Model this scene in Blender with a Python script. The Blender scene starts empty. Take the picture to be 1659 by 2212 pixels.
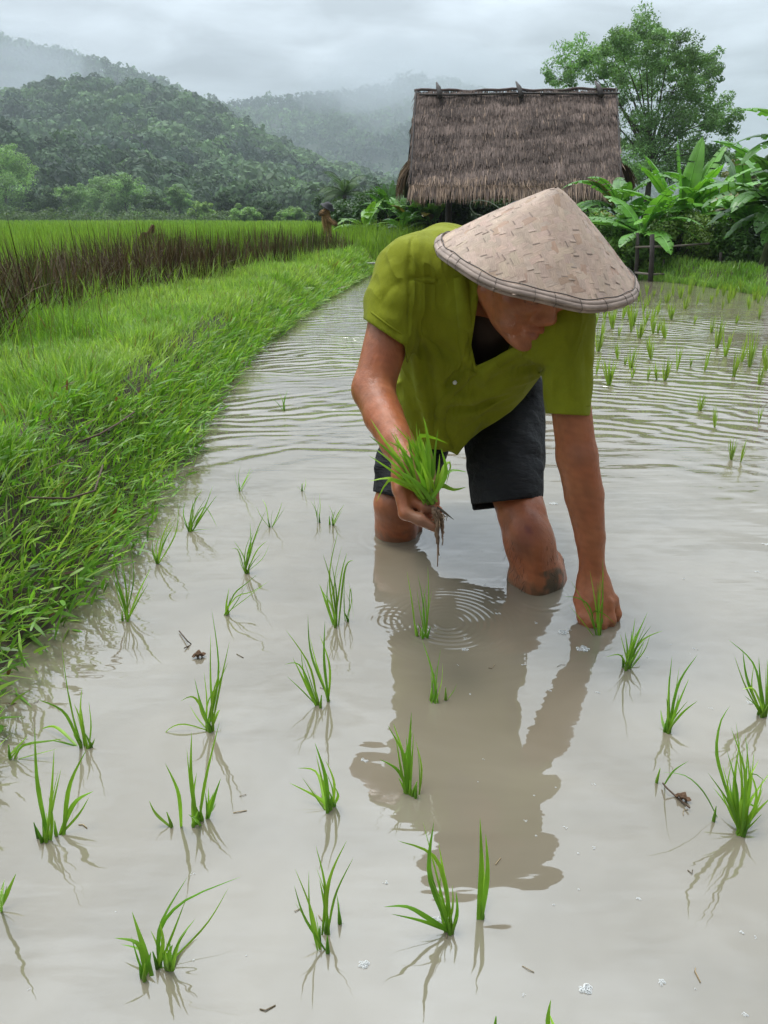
import bpy, bmesh, math, random
import numpy as np
from mathutils import Vector, Matrix

rng = np.random.default_rng(7)
random.seed(7)
scene = bpy.context.scene
col = scene.collection

# ------------------------------------------------------------------ camera
CAM_H = 0.78
PITCH = math.radians(21.7)
cam_data = bpy.data.cameras.new('camera')
cam_data.sensor_fit = 'VERTICAL'
cam_data.sensor_height = 36.0
cam_data.lens = 36.0 * 1597.0 / 2212.0
cam_data.clip_start = 0.05
cam_data.clip_end = 6000
cam = bpy.data.objects.new('camera', cam_data)
col.objects.link(cam)
cam.location = (0, 0, CAM_H)
cam.rotation_euler = (math.radians(90) - PITCH, 0, 0)
scene.camera = cam

# ------------------------------------------------------------------ exposure
scene.view_settings.view_transform = 'Standard'
scene.view_settings.look = 'None'
scene.view_settings.exposure = 0.60
scene.view_settings.gamma = 1.0
scene.cycles.use_denoising = True
scene.cycles.max_bounces = 8
scene.cycles.diffuse_bounces = 3
scene.cycles.glossy_bounces = 3
scene.cycles.transmission_bounces = 4
scene.cycles.transparent_max_bounces = 8
scene.cycles.volume_bounces = 1

# ------------------------------------------------------------------ sun and overcast sky
SUN_EL, SUN_AZ = math.radians(72), math.radians(-48)      # azimuth from +Y (view direction) towards +X
sun_dir = Vector((math.sin(SUN_AZ) * math.cos(SUN_EL), math.cos(SUN_AZ) * math.cos(SUN_EL), math.sin(SUN_EL)))
sd = bpy.data.lights.new('sun', 'SUN')
sd.energy = 1.5
sd.angle = math.radians(18)
sd.color = (1.0, 0.97, 0.92)
sun = bpy.data.objects.new('sun', sd)
col.objects.link(sun)
sun.rotation_euler = sun_dir.to_track_quat('Z', 'Y').to_euler()

world = bpy.data.worlds.new('World')
scene.world = world
world.use_nodes = True
wt = world.node_tree
for n in list(wt.nodes):
    wt.nodes.remove(n)


def wnode(t, **kw):
    n = wt.nodes.new(t)
    for k, v in kw.items():
        setattr(n, k, v)
    return n


def wmath(op, a, b=None):
    n = wnode('ShaderNodeMath', operation=op)
    for i, x in enumerate((a, b)):
        if x is None:
            continue
        if isinstance(x, (int, float)):
            n.inputs[i].default_value = x
        else:
            wt.links.new(x, n.inputs[i])
    return n.outputs[0]


w_out = wnode('ShaderNodeOutputWorld')
w_bg = wnode('ShaderNodeBackground')
w_bg.inputs['Strength'].default_value = 0.1
w_sky = wnode('ShaderNodeTexSky', sky_type='NISHITA')
w_sky.sun_disc = False
w_sky.sun_elevation = SUN_EL
w_sky.sun_rotation = SUN_AZ
w_sky.air_density = 1.0
w_sky.dust_density = 3.0
w_tc = wnode('ShaderNodeTexCoord')
w_sep = wnode('ShaderNodeSeparateXYZ')
wt.links.new(w_tc.outputs['Generated'], w_sep.inputs[0])
zc = wmath('MAXIMUM', w_sep.outputs['Z'], 0.0)
# overcast deck: clouds laid out on a flat layer seen in perspective, brighter towards the zenith
den = wmath('ADD', zc, 0.10)
cx = wmath('DIVIDE', w_sep.outputs['X'], den)
cy = wmath('DIVIDE', w_sep.outputs['Y'], den)
w_cmb = wnode('ShaderNodeCombineXYZ')
wt.links.new(cx, w_cmb.inputs[0])
wt.links.new(cy, w_cmb.inputs[1])
w_n1 = wnode('ShaderNodeTexNoise')
w_n1.inputs['Scale'].default_value = 1.9
w_n1.inputs['Detail'].default_value = 6
w_n1.inputs['Roughness'].default_value = 0.52
w_n1.inputs['Distortion'].default_value = 0.35
wt.links.new(w_cmb.outputs[0], w_n1.inputs['Vector'])
w_r = wnode('ShaderNodeMapRange')
w_r.inputs['From Min'].default_value = 0.36
w_r.inputs['From Max'].default_value = 0.70
w_r.inputs['To Min'].default_value = 0.78
w_r.inputs['To Max'].default_value = 1.36
wt.links.new(w_n1.outputs['Fac'], w_r.inputs['Value'])
grad = wmath('ADD', wmath('MULTIPLY', zc, 3.9), 0.22)
# unseen sky behind and right of the camera dimmed, added to cut front light
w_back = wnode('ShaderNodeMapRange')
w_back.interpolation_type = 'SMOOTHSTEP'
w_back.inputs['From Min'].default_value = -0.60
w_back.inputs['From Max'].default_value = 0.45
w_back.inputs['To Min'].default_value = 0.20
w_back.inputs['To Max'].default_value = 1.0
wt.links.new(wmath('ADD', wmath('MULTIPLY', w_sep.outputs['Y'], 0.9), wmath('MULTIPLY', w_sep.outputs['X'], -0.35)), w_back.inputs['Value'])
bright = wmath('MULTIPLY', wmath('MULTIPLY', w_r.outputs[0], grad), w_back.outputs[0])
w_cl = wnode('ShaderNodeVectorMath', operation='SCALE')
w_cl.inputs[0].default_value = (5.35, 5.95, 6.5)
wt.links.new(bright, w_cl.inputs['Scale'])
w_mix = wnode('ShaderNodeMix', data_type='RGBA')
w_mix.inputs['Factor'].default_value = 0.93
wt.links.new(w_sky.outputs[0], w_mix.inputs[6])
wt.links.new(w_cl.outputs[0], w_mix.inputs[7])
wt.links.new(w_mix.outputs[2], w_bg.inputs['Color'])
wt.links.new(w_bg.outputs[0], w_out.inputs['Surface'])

# ------------------------------------------------------------------ helpers
CP, SP = math.cos(PITCH), math.sin(PITCH)
FPX = 1597.0


def P(u, v, d):
    """world point at depth d on the line of sight through a point of the survey frame (1659 x 2212)"""
    xc, yc = (u - 829.5) / FPX, (1106.0 - v) / FPX
    return np.array([xc * d, d * (CP + yc * SP), CAM_H + d * (-SP + yc * CP)])


def PG(u, v, z=0.0):
    """world point on the horizontal level z"""
    yc = (1106.0 - v) / FPX
    d = (z - CAM_H) / (-SP + yc * CP)
    return P(u, v, d)


def PY(u, v, y):
    """world point at ground distance y"""
    yc = (1106.0 - v) / FPX
    return P(u, v, y / (CP + yc * SP))


def srgb(r, g, b):
    f = lambda c: (c / 255 / 12.92) if c / 255 <= 0.04045 else ((c / 255 + 0.055) / 1.055) ** 2.4
    return (f(r), f(g), f(b))


def mesh_np(name, verts, faces, mat, parent=None, tint=None, smooth=False, link=True):
    """faces: int array (n,3)/(n,4) or list of such arrays; tint: (nv,3) point colours"""
    if isinstance(faces, np.ndarray):
        faces = [faces]
    faces = [f for f in faces if len(f)]
    verts = np.ascontiguousarray(verts, dtype=np.float32)
    me = bpy.data.meshes.new(name)
    nl = sum(f.size for f in faces)
    npoly = sum(len(f) for f in faces)
    me.vertices.add(len(verts))
    me.vertices.foreach_set('co', verts.ravel())
    me.loops.add(nl)
    me.loops.foreach_set('vertex_index', np.concatenate([f.ravel() for f in faces]).astype(np.int32))
    me.polygons.add(npoly)
    tot = np.concatenate([np.full(len(f), f.shape[1], np.int32) for f in faces])
    st = np.concatenate([[0], np.cumsum(tot)[:-1]]).astype(np.int32)
    me.polygons.foreach_set('loop_start', st)
    me.polygons.foreach_set('loop_total', tot)
    if smooth:
        me.polygons.foreach_set('use_smooth', np.ones(npoly, dtype=bool))
    if tint is not None:
        a = me.color_attributes.new('tint', 'FLOAT_COLOR', 'POINT')
        c = np.ones((len(verts), 4), np.float32)
        c[:, :3] = tint
        a.data.foreach_set('color', c.ravel())
    me.update(calc_edges=True)
    me.validate()
    if mat is not None:
        me.materials.append(mat)
    o = bpy.data.objects.new(name, me)
    if link:
        col.objects.link(o)
    if parent is not None:
        o.parent = parent
    return o


def empty(name, loc, label=None, cat=None, group=None, kind=None):
    o = bpy.data.objects.new(name, None)
    o.empty_display_size = 0.1
    o.location = Vector([float(c) for c in loc])
    col.objects.link(o)
    tag(o, label, cat, group, kind)
    return o


def tag(o, label=None, cat=None, group=None, kind=None):
    if label:
        o['label'] = label
    if cat:
        o['category'] = cat
    if group:
        o['group'] = group
    if kind:
        o['kind'] = kind
    return o


def norm(v):
    v = np.asarray(v, float)
    return v / (np.linalg.norm(v, axis=-1, keepdims=True) + 1e-12)


class Buf:
    """collects vertices / quads / tris / tints into one mesh"""
    def __init__(s):
        s.v, s.q, s.t, s.c, s.n = [], [], [], [], 0

    def add(s, v, q=None, t=None, c=None):
        v = np.asarray(v, float).reshape(-1, 3)
        if q is not None and len(q):
            s.q.append(np.asarray(q, int) + s.n)
        if t is not None and len(t):
            s.t.append(np.asarray(t, int) + s.n)
        if c is None:
            c = (1, 1, 1)
        c = np.asarray(c, float)
        if c.ndim == 1:
            c = np.tile(c, (len(v), 1))
        s.v.append(v)
        s.c.append(c)
        s.n += len(v)

    def tube(s, pts, rad, seg=8, c=None, cap=True, up=None):
        pts = np.asarray(pts, float)
        n = len(pts)
        rad = np.broadcast_to(np.asarray(rad, float), (n,))
        tan = norm(np.gradient(pts, axis=0))
        ref = np.array([0.31, 0.2, 0.93]) if up is None else np.asarray(up, float)
        if abs(np.dot(norm(ref), norm(tan.mean(0) + 1e-9))) > 0.95:
            ref = np.array([1.0, 0.1, 0.0])
        a = norm(np.cross(tan, ref))
        b = np.cross(tan, a)
        th = np.linspace(0, 2 * np.pi, seg, endpoint=False)
        v = pts[:, None] + rad[:, None, None] * (np.cos(th)[None, :, None] * a[:, None] + np.sin(th)[None, :, None] * b[:, None])
        v = v.reshape(-1, 3)
        i, j = np.meshgrid(np.arange(n - 1), np.arange(seg), indexing='ij')
        i, j = i.ravel(), j.ravel()
        k = (j + 1) % seg
        q = np.stack([i * seg + j, i * seg + k, (i + 1) * seg + k, (i + 1) * seg + j], 1)
        t = []
        if cap:
            v = np.vstack([v, pts[:1], pts[-1:]])
            for m in range(seg):
                t.append((n * seg, (m + 1) % seg, m))
                t.append((n * seg + 1, (n - 1) * seg + m, (n - 1) * seg + (m + 1) % seg))
        s.add(v, q, t if t else None, c)

    def box(s, c0, ax, ay, az, c=None):
        c0, ax, ay, az = (np.asarray(x, float) for x in (c0, ax, ay, az))
        v = [c0 + i * ax + j * ay + k * az for k in (-1, 1) for j in (-1, 1) for i in (-1, 1)]
        q = [(0, 2, 3, 1), (4, 5, 7, 6), (0, 1, 5, 4), (2, 6, 7, 3), (0, 4, 6, 2), (1, 3, 7, 5)]
        s.add(v, q, None, c)

    def build(s, name, mat, parent=None, smooth=False):
        if s.n == 0:
            return None
        v = np.vstack(s.v)
        c = np.vstack(s.c)
        if parent is not None:
            v = v - np.array(parent_world(parent))
        f = []
        if s.q:
            f.append(np.vstack(s.q))
        if s.t:
            f.append(np.vstack(s.t))
        return mesh_np(name, v, f, mat, parent, c, smooth)


def parent_world(p):
    w = Vector((0, 0, 0))
    while p is not None:
        w = w + p.location
        p = p.parent
    return w


def ribbons(base, tip, sag, width, wdir, nseg=4, fold=0.0, prof=None):
    """vectorised blades: base/tip (n,3); sag (n,3) offset of the middle; width (n,), wdir (n,3). returns verts (n,nseg+1,2,3), quads"""
    n = len(base)
    t = np.linspace(0, 1, nseg + 1)
    mid = (base + tip) / 2 + sag
    c = ((1 - t) ** 2)[None, :, None] * base[:, None] + (2 * t * (1 - t))[None, :, None] * mid[:, None] + (t ** 2)[None, :, None] * tip[:, None]
    if prof is None:
        prof = np.clip(np.minimum(0.55 + t * 1.6, (1 - t) * 2.2 + 0.03), 0, 1)
    w = width[:, None] * prof[None]
    off = wdir[:, None] * w[:, :, None] * 0.5
    v = np.stack([c - off, c + off], 2)
    k = (nseg + 1) * 2
    i = np.arange(nseg)
    q1 = np.stack([i * 2, i * 2 + 1, i * 2 + 3, i * 2 + 2], 1)
    q = (q1[None] + (np.arange(n) * k)[:, None, None]).reshape(-1, 4)
    return v.reshape(-1, 3), q


def vnoise(p, scale=1.0, seed=0, octaves=3):
    """cheap smooth value noise, p (n,2|3) -> ~[-1,1]"""
    p = np.asarray(p, float) * scale
    out = np.zeros(len(p))
    r = np.random.default_rng(seed)
    amp = 1.0
    tot = 0
    for o in range(octaves):
        acc = np.zeros(len(p))
        for m in range(5):
            k = r.normal(size=p.shape[1]) * 1.8
            acc += np.sin(p @ k + r.uniform(0, 6.28))
        out += amp * acc / 2.2
        tot += amp
        amp *= 0.5
        p = p * 2.03
    return np.clip(out / tot, -1, 1)


# ------------------------------------------------------------------ materials
def new_mat(name):
    m = bpy.data.materials.new(name)
    m.use_nodes = True
    nt = m.node_tree
    for n in list(nt.nodes):
        nt.nodes.remove(n)
    return m, nt


class NT:
    """terse node building"""
    def __init__(s, nt):
        s.nt = nt

    def n(s, t, ins=None, **kw):
        x = s.nt.nodes.new(t)
        for k, v in kw.items():
            setattr(x, k, v)
        for k, v in (ins or {}).items():
            s.set(x.inputs[k], v)
        return x

    def set(s, sock, v):
        if isinstance(v, bpy.types.NodeSocket):
            s.nt.links.new(v, sock)
        else:
            if sock.type == 'RGBA' and len(v) == 3:
                v = (*v, 1)
            sock.default_value = v

    def math(s, op, a, b=0.0, c=0.0, clamp=False):
        x = s.n('ShaderNodeMath', operation=op, use_clamp=clamp)
        for i, y in enumerate((a, b, c)):
            s.set(x.inputs[i], y)
        return x.outputs[0]

    def mix(s, f, a, b, bt='MIX'):
        x = s.n('ShaderNodeMix', data_type='RGBA', blend_type=bt)
        s.set(x.inputs[0], f)
        s.set(x.inputs[6], a)
        s.set(x.inputs[7], b)
        return x.outputs[2]

    def noise(s, vec, scale, detail=3, rough=0.5, dist=0.0):
        x = s.n('ShaderNodeTexNoise', {'Scale': scale, 'Detail': detail, 'Roughness': rough, 'Distortion': dist})
        if vec is not None:
            s.set(x.inputs['Vector'], vec)
        return x.outputs['Fac']

    def map(s, vec, scale=(1, 1, 1), loc=(0, 0, 0), rot=(0, 0, 0)):
        x = s.n('ShaderNodeMapping', {'Scale': scale, 'Location': loc, 'Rotation': rot})
        s.set(x.inputs['Vector'], vec)
        return x.outputs[0]

    def rng(s, v, a, b, c, d):
        x = s.n('ShaderNodeMapRange', {'Value': v, 'From Min': a, 'From Max': b, 'To Min': c, 'To Max': d})
        return x.outputs[0]

    def ramp(s, f, stops):
        x = s.n('ShaderNodeValToRGB')
        s.set(x.inputs[0], f)
        e = x.color_ramp.elements
        while len(e) < len(stops):
            e.new(0.5)
        for i, (p, c) in enumerate(stops):
            e[i].position = p
            e[i].color = (*c, 1)
        return x.outputs[0]

    def bump(s, h, strength=0.5, dist=0.01, normal=None):
        x = s.n('ShaderNodeBump', {'Height': h, 'Strength': strength, 'Distance': dist})
        if normal is not None:
            s.set(x.inputs['Normal'], normal)
        return x.outputs[0]

    def tint(s):
        return s.n('ShaderNodeAttribute', attribute_name='tint').outputs['Color']

    def obj(s):
        return s.n('ShaderNodeTexCoord').outputs['Object']

    def pos(s):
        return s.n('ShaderNodeNewGeometry').outputs['Position']

    def principled(s, **ins):
        b = s.n('ShaderNodeBsdfPrincipled', {k.replace('_', ' '): v for k, v in ins.items()})
        return b

    def out(s, sh):
        o = s.n('ShaderNodeOutputMaterial')
        s.nt.links.new(sh, o.inputs['Surface'])


def leaf_mat(name, trans=0.35, rough=0.5, spec=0.35, noise_scale=8.0, gain=1.0):
    m, nt = new_mat(name)
    k = NT(nt)
    t = k.tint()
    nz = k.noise(k.pos(), noise_scale, 2)
    f = k.rng(nz, 0.3, 0.7, 0.80 * gain, 1.2 * gain)
    hs = k.n('ShaderNodeVectorMath', {0: t}, operation='SCALE')
    k.set(hs.inputs['Scale'], f)
    c = hs.outputs[0]
    b = k.principled(Base_Color=c, Roughness=rough)
    b.inputs['Specular IOR Level'].default_value = spec
    tr = k.n('ShaderNodeBsdfTranslucent', {'Color': k.mix(1.0, c, (1.1, 1.15, 0.55), 'MULTIPLY')})
    mx = k.n('ShaderNodeMixShader', {0: trans, 1: b.outputs[0], 2: tr.outputs[0]})
    k.out(mx.outputs[0])
    return m


def plain_mat(name, color, rough=0.7, var=0.25, scale=12.0, bump=0.0, bscale=40.0, bdist=0.004, stretch=(1, 1, 1), spec=0.4, use_tint=False):
    m, nt = new_mat(name)
    k = NT(nt)
    v = k.map(k.obj(), stretch)
    nz = k.noise(v, scale, 4, 0.6)
    f = k.rng(nz, 0.25, 0.75, 1 - var, 1 + var)
    hs = k.n('ShaderNodeVectorMath', {0: k.tint() if use_tint else color}, operation='SCALE')
    k.set(hs.inputs['Scale'], f)
    b = k.principled(Base_Color=hs.outputs[0], Roughness=rough)
    b.inputs['Specular IOR Level'].default_value = spec
    if bump:
        k.set(b.inputs['Normal'], k.bump(k.noise(v, bscale, 4, 0.6), bump, bdist))
    k.out(b.outputs[0])
    return m
# ------------------------------------------------------------------ distance-field modelling (bodies and clothes as one continuous skin)
class Field:
    def __init__(s, lo, hi, h):
        s.lo, s.h = np.asarray(lo, float), h
        s.n = np.ceil((np.asarray(hi) - s.lo) / h).astype(int) + 1
        s.f = np.full(s.n, 0.15, np.float32)
        s.ax = [s.lo[i] + h * np.arange(s.n[i]) for i in range(3)]

    def win(s, lo, hi):
        a = np.clip(np.floor((np.asarray(lo) - s.lo) / s.h).astype(int), 0, s.n)
        b = np.clip(np.ceil((np.asarray(hi) - s.lo) / s.h).astype(int) + 1, 0, s.n)
        sl = tuple(slice(a[i], b[i]) for i in range(3))
        X, Y, Z = (s.ax[i][sl[i]] for i in range(3))
        return sl, X[:, None, None], Y[None, :, None], Z[None, None, :]

    def blend(s, sl, d, k):
        f = s.f[sl]
        if f.size == 0:
            return
        if k > 0:
            hh = np.maximum(k - np.abs(f - d), 0) / k
            s.f[sl] = np.minimum(f, d) - hh * hh * k * 0.25
        else:
            s.f[sl] = np.minimum(f, d)

    def carve_(s, sl, d, k):
        f = s.f[sl]
        if f.size == 0:
            return
        d = -d
        if k > 0:
            hh = np.maximum(k - np.abs(f - d), 0) / k
            s.f[sl] = np.maximum(f, d) + hh * hh * k * 0.25
        else:
            s.f[sl] = np.maximum(f, d)

    def cone(s, a, b, ra, rb, k=0.02, carve=False):
        a, b = np.asarray(a, float), np.asarray(b, float)
        m = max(ra, rb) + k + 0.03
        sl, X, Y, Z = s.win(np.minimum(a, b) - m, np.maximum(a, b) + m)
        ba = b - a
        L = max(ba @ ba, 1e-12)
        t = np.clip(((X - a[0]) * ba[0] + (Y - a[1]) * ba[1] + (Z - a[2]) * ba[2]) / L, 0, 1)
        d = np.sqrt((X - a[0] - t * ba[0]) ** 2 + (Y - a[1] - t * ba[1]) ** 2 + (Z - a[2] - t * ba[2]) ** 2) - (ra + (rb - ra) * t)
        (s.carve_ if carve else s.blend)(sl, d, k)

    def chain(s, pts, rad, k=0.02):
        """a bent, tapering limb blended into the body as one piece"""
        pts = np.asarray(pts, float)
        m = max(rad) + k + 0.03
        sl, X, Y, Z = s.win(pts.min(0) - m, pts.max(0) + m)
        best = None
        for i in range(len(pts) - 1):
            a, ba = pts[i], pts[i + 1] - pts[i]
            L = max(ba @ ba, 1e-12)
            t = np.clip(((X - a[0]) * ba[0] + (Y - a[1]) * ba[1] + (Z - a[2]) * ba[2]) / L, 0, 1)
            d = np.sqrt((X - a[0] - t * ba[0]) ** 2 + (Y - a[1] - t * ba[1]) ** 2 + (Z - a[2] - t * ba[2]) ** 2) - (rad[i] + (rad[i + 1] - rad[i]) * t)
            if best is None:
                best = d
            else:
                kk = 0.006
                hh = np.maximum(kk - np.abs(best - d), 0) / kk
                best = np.minimum(best, d) - hh * hh * kk * 0.25
        s.blend(sl, best, k)

    def ell(s, c, axes, r, k=0.02, carve=False):
        """ellipsoid, axes = 3 unit rows, r = 3 radii"""
        c, A, r = np.asarray(c, float), np.asarray(axes, float), np.asarray(r, float)
        m = r.max() + k + 0.02
        sl, X, Y, Z = s.win(c - m, c + m)
        q = [((X - c[0]) * A[i, 0] + (Y - c[1]) * A[i, 1] + (Z - c[2]) * A[i, 2]) for i in range(3)]
        k0 = np.sqrt(sum((q[i] / r[i]) ** 2 for i in range(3)))
        k1 = np.sqrt(sum((q[i] / r[i] ** 2) ** 2 for i in range(3))) + 1e-9
        d = k0 * (k0 - 1) / k1
        (s.carve_ if carve else s.blend)(sl, d, k)

    def plane_cut(s, p, n, where=None, k=0.0):
        """remove the side n points to; where(X,Y,Z) limits the cut"""
        n = norm(n)
        sl, X, Y, Z = s.win(s.lo - 1, s.lo + s.n * s.h + 1)
        d = (X - p[0]) * n[0] + (Y - p[1]) * n[1] + (Z - p[2]) * n[2]
        if where is not None:
            d = np.where(where(X, Y, Z), d, -1.0)
        s.f = np.maximum(s.f, d).astype(np.float32)

    def mesh(s):
        f = s.f
        ins = f < 0
        c = [ins[i:ins.shape[0] - 1 + i, j:ins.shape[1] - 1 + j, k:ins.shape[2] - 1 + k] for i in (0, 1) for j in (0, 1) for k in (0, 1)]
        any_ = c[0].copy()
        all_ = c[0].copy()
        for x in c[1:]:
            any_ |= x
            all_ &= x
        act = any_ & ~all_
        idx = np.argwhere(act)
        lut = np.full(act.shape, -1, np.int32)
        lut[act] = np.arange(len(idx))
        offs = np.array([(i, j, k) for i in (0, 1) for j in (0, 1) for k in (0, 1)])
        val = np.stack([f[idx[:, 0] + o[0], idx[:, 1] + o[1], idx[:, 2] + o[2]] for o in offs], 1).astype(float)
        acc = np.zeros((len(idx), 3))
        cnt = np.zeros(len(idx))
        for a in range(8):
            for b in range(a + 1, 8):
                if np.abs(offs[a] - offs[b]).sum() != 1:
                    continue
                cr = (val[:, a] < 0) != (val[:, b] < 0)
                t = np.where(cr, val[:, a] / (val[:, a] - val[:, b] + 1e-12), 0)
                pos = offs[a] + t[:, None] * (offs[b] - offs[a])
                acc += np.where(cr[:, None], pos, 0)
                cnt += cr
        v = s.lo + (idx + acc / cnt[:, None]) * s.h
        quads = []
        for ax in range(3):
            o1, o2 = [(1, 2), (2, 0), (0, 1)][ax]
            sh = list(ins.shape)
            s0 = [slice(1, -1)] * 3
            s1 = [slice(1, -1)] * 3
            s0[ax] = slice(0, -1)
            s1[ax] = slice(1, None)
            A, B = ins[tuple(s0)], ins[tuple(s1)]
            for flip, m in ((False, A & ~B), (True, ~A & B)):
                e = np.argwhere(m)
                if not len(e):
                    continue
                e = e + 1
                e[:, ax] -= 1
                d1 = np.zeros(3, int)
                d1[o1] = 1
                d2 = np.zeros(3, int)
                d2[o2] = 1
                q = [e - d1 - d2, e - d2, e, e - d1]
                q = np.stack([lut[x[:, 0], x[:, 1], x[:, 2]] for x in q], 1)
                quads.append(q[:, ::-1] if flip else q)
        q = np.vstack(quads)
        return v, q[(q >= 0).all(1)]


def relax(v, q, it=2, lam=0.5):
    e = np.vstack([q[:, [0, 1]], q[:, [1, 2]], q[:, [2, 3]], q[:, [3, 0]]])
    e = np.vstack([e, e[:, ::-1]])
    deg = np.bincount(e[:, 0], minlength=len(v))[:, None]
    for i in range(it):
        for l in (lam, -lam * 0.98):
            s = np.stack([np.bincount(e[:, 0], weights=v[e[:, 1], a], minlength=len(v)) for a in range(3)], 1)
            v = v + l * (s / np.maximum(deg, 1) - v)
    return v


def field_normals(F, v):
    """gradient of the field at v (for placing buttons, seams)"""
    g = np.gradient(F.f)
    i = np.clip(np.round((v - F.lo) / F.h).astype(int), 0, F.n - 1)
    return norm(np.stack([g[a][i[:, 0], i[:, 1], i[:, 2]] for a in range(3)], 1))


def hit(F, u, v, d0=1.0, d1=2.3):
    """first point of the field's surface on the line of sight through (u, v)"""
    d = np.linspace(d0, d1, 900)
    p = np.stack([P(u, v, x) for x in d])
    i = np.round((p - F.lo) / F.h).astype(int)
    ok = ((i >= 0) & (i < F.n)).all(1)
    i = np.clip(i, 0, F.n - 1)
    val = np.where(ok, F.f[i[:, 0], i[:, 1], i[:, 2]], 1)
    w = np.where(val < 0)[0]
    return None if len(w) == 0 else p[w[0]]
# ------------------------------------------------------------------ the paddy: ground, water, grass dike
EDGE_PX = [(0, 1475), (60, 1402), (150, 1325), (215, 1250), (300, 1125), (370, 1015), (420, 925), (455, 862), (520, 790), (562, 746), (640, 693), (700, 650), (760, 615), (800, 592), (826, 577)]
edge = np.array([PG(u, v)[:2] for u, v in EDGE_PX])
edge = np.vstack([[-0.60, -2.5], [-0.615, 0.6], edge])
FAR_PX = [(900, 574), (1000, 577), (1150, 585), (1300, 597), (1384, 603), (1470, 612), (1560, 624), (1659, 640)]
far_edge = np.array([PG(u, v)[:2] for u, v in FAR_PX])
paddy = np.vstack([edge, far_edge, [[7.0, 7.0], [9.0, -2.5]]])


def seg_dist(p, poly, closed=True):
    best = np.full(len(p), 1e9)
    n = len(poly)
    for i in range(n if closed else n - 1):
        a, b = poly[i], poly[(i + 1) % n]
        ba = b - a
        t = np.clip(((p - a) @ ba) / (ba @ ba), 0, 1)
        best = np.minimum(best, np.linalg.norm(p - a - t[:, None] * ba, axis=1))
    return best


def inside(p, poly):
    c = np.zeros(len(p), bool)
    n = len(poly)
    j = n - 1
    for i in range(n):
        xi, yi, xj, yj = *poly[i], *poly[j]
        m = ((yi > p[:, 1]) != (yj > p[:, 1])) & (p[:, 0] < (xj - xi) * (p[:, 1] - yi) / (yj - yi + 1e-12) + xi)
        c ^= m
        j = i
    return c


def left_of_edge(p):
    """distance into the dike from its water edge (positive on land, along -x)"""
    return np.interp(p[:, 1], edge[:, 1], edge[:, 0]) - p[:, 0]


def dike_width(y):
    return np.interp(y, [0, 3.6, 5.5, 7.4, 11, 13.0], [1.12, 1.05, 1.22, 0.95, 0.60, 0.3])


def terrain(p):
    d = seg_dist(p, paddy)
    ins = inside(p, paddy)
    d = np.where(ins, -d, d)
    t = np.clip(d / 0.32, 0, 1)
    bank = 0.205 * (t * t * (3 - 2 * t))
    w = dike_width(p[:, 1])
    le = left_of_edge(p)
    drop = np.clip((le - w) / 0.5, 0, 1) * 0.07
    far_ = np.clip((p[:, 1] - 8) / 4, 0, 1) * (p[:, 0] > -0.3)
    bank = bank - 0.05 * far_ * t
    z = np.where(d > 0, bank - np.where(p[:, 0] < 0, drop, 0), np.maximum(d * 0.9, -0.22))
    z = z + np.where(d > 0, 0.022 * vnoise(p, 3.1, 11, 3) * np.clip(d / 0.2, 0, 1), 0)
    return z


def axis_grid(a, b, fine0, fine1, step, grow):
    x = [fine0]
    while x[-1] < fine1:
        x.append(x[-1] + step)
    s = step
    while x[-1] < b:
        s *= grow
        x.append(x[-1] + s)
    s = step
    lo = [fine0]
    while lo[-1] > a:
        s *= grow
        lo.append(lo[-1] - s)
    return np.array(lo[::-1][:-1] + x)


gx = axis_grid(-1500, 1500, -3.2, 5.5, 0.06, 1.16)
gy = axis_grid(-40, 2000, 0.4, 14.0, 0.07, 1.14)
GX, GY = np.meshgrid(gx, gy, indexing='ij')
gp = np.stack([GX.ravel(), GY.ravel()], 1)
gz = terrain(gp)
i, j = np.meshgrid(np.arange(len(gx) - 1), np.arange(len(gy) - 1), indexing='ij')
n_ = len(gy)
gq = np.stack([i * n_ + j, (i + 1) * n_ + j, (i + 1) * n_ + j + 1, i * n_ + j + 1], -1).reshape(-1, 4)
m_ground, nt = new_mat('wet_soil')
k = NT(nt)
nz = k.noise(k.pos(), 9, 5, 0.65)
soil = k.ramp(nz, [(0.3, (0.030, 0.020, 0.012)), (0.7, (0.075, 0.052, 0.032))])
grn = k.ramp(k.noise(k.pos(), 0.8, 4), [(0.3, (0.035, 0.075, 0.014)), (0.7, (0.075, 0.14, 0.025))])
sepx = k.n('ShaderNodeSeparateXYZ', {0: k.pos()})
f = k.rng(sepx.outputs['Y'], 11.0, 16.0, 0.0, 1.0)
b = k.principled(Base_Color=k.mix(f, soil, grn), Roughness=0.8)
k.set(b.inputs['Normal'], k.bump(nz, 0.8, 0.03))
k.out(b.outputs[0])
o = mesh_np('ground', np.column_stack([gp, gz]), gq, m_ground, None, None, True)
tag(o, 'brown wet earth under the grass dike and the fields', None, None, 'structure')

# ---- water
m_water, nt = new_mat('muddy_water')
k = NT(nt)
pos = k.pos()
sp = k.n('ShaderNodeSeparateXYZ', {0: pos})
X_, Y_ = sp.outputs['X'], sp.outputs['Y']


def radial(cx, cy):
    dx, dy = k.math('SUBTRACT', X_, cx), k.math('SUBTRACT', Y_, cy)
    return k.math('SQRT', k.math('ADD', k.math('MULTIPLY', dx, dx), k.math('MULTIPLY', dy, dy)))


def win_mask(r, a, b_, c, d):
    return k.math('MULTIPLY', k.rng(r, a, b_, 0, 1), k.rng(r, c, d, 1, 0))


def wave(r, lam, ph):
    return k.math('SINE', k.math('ADD', k.math('MULTIPLY', r, 2 * math.pi / lam), ph))


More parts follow.
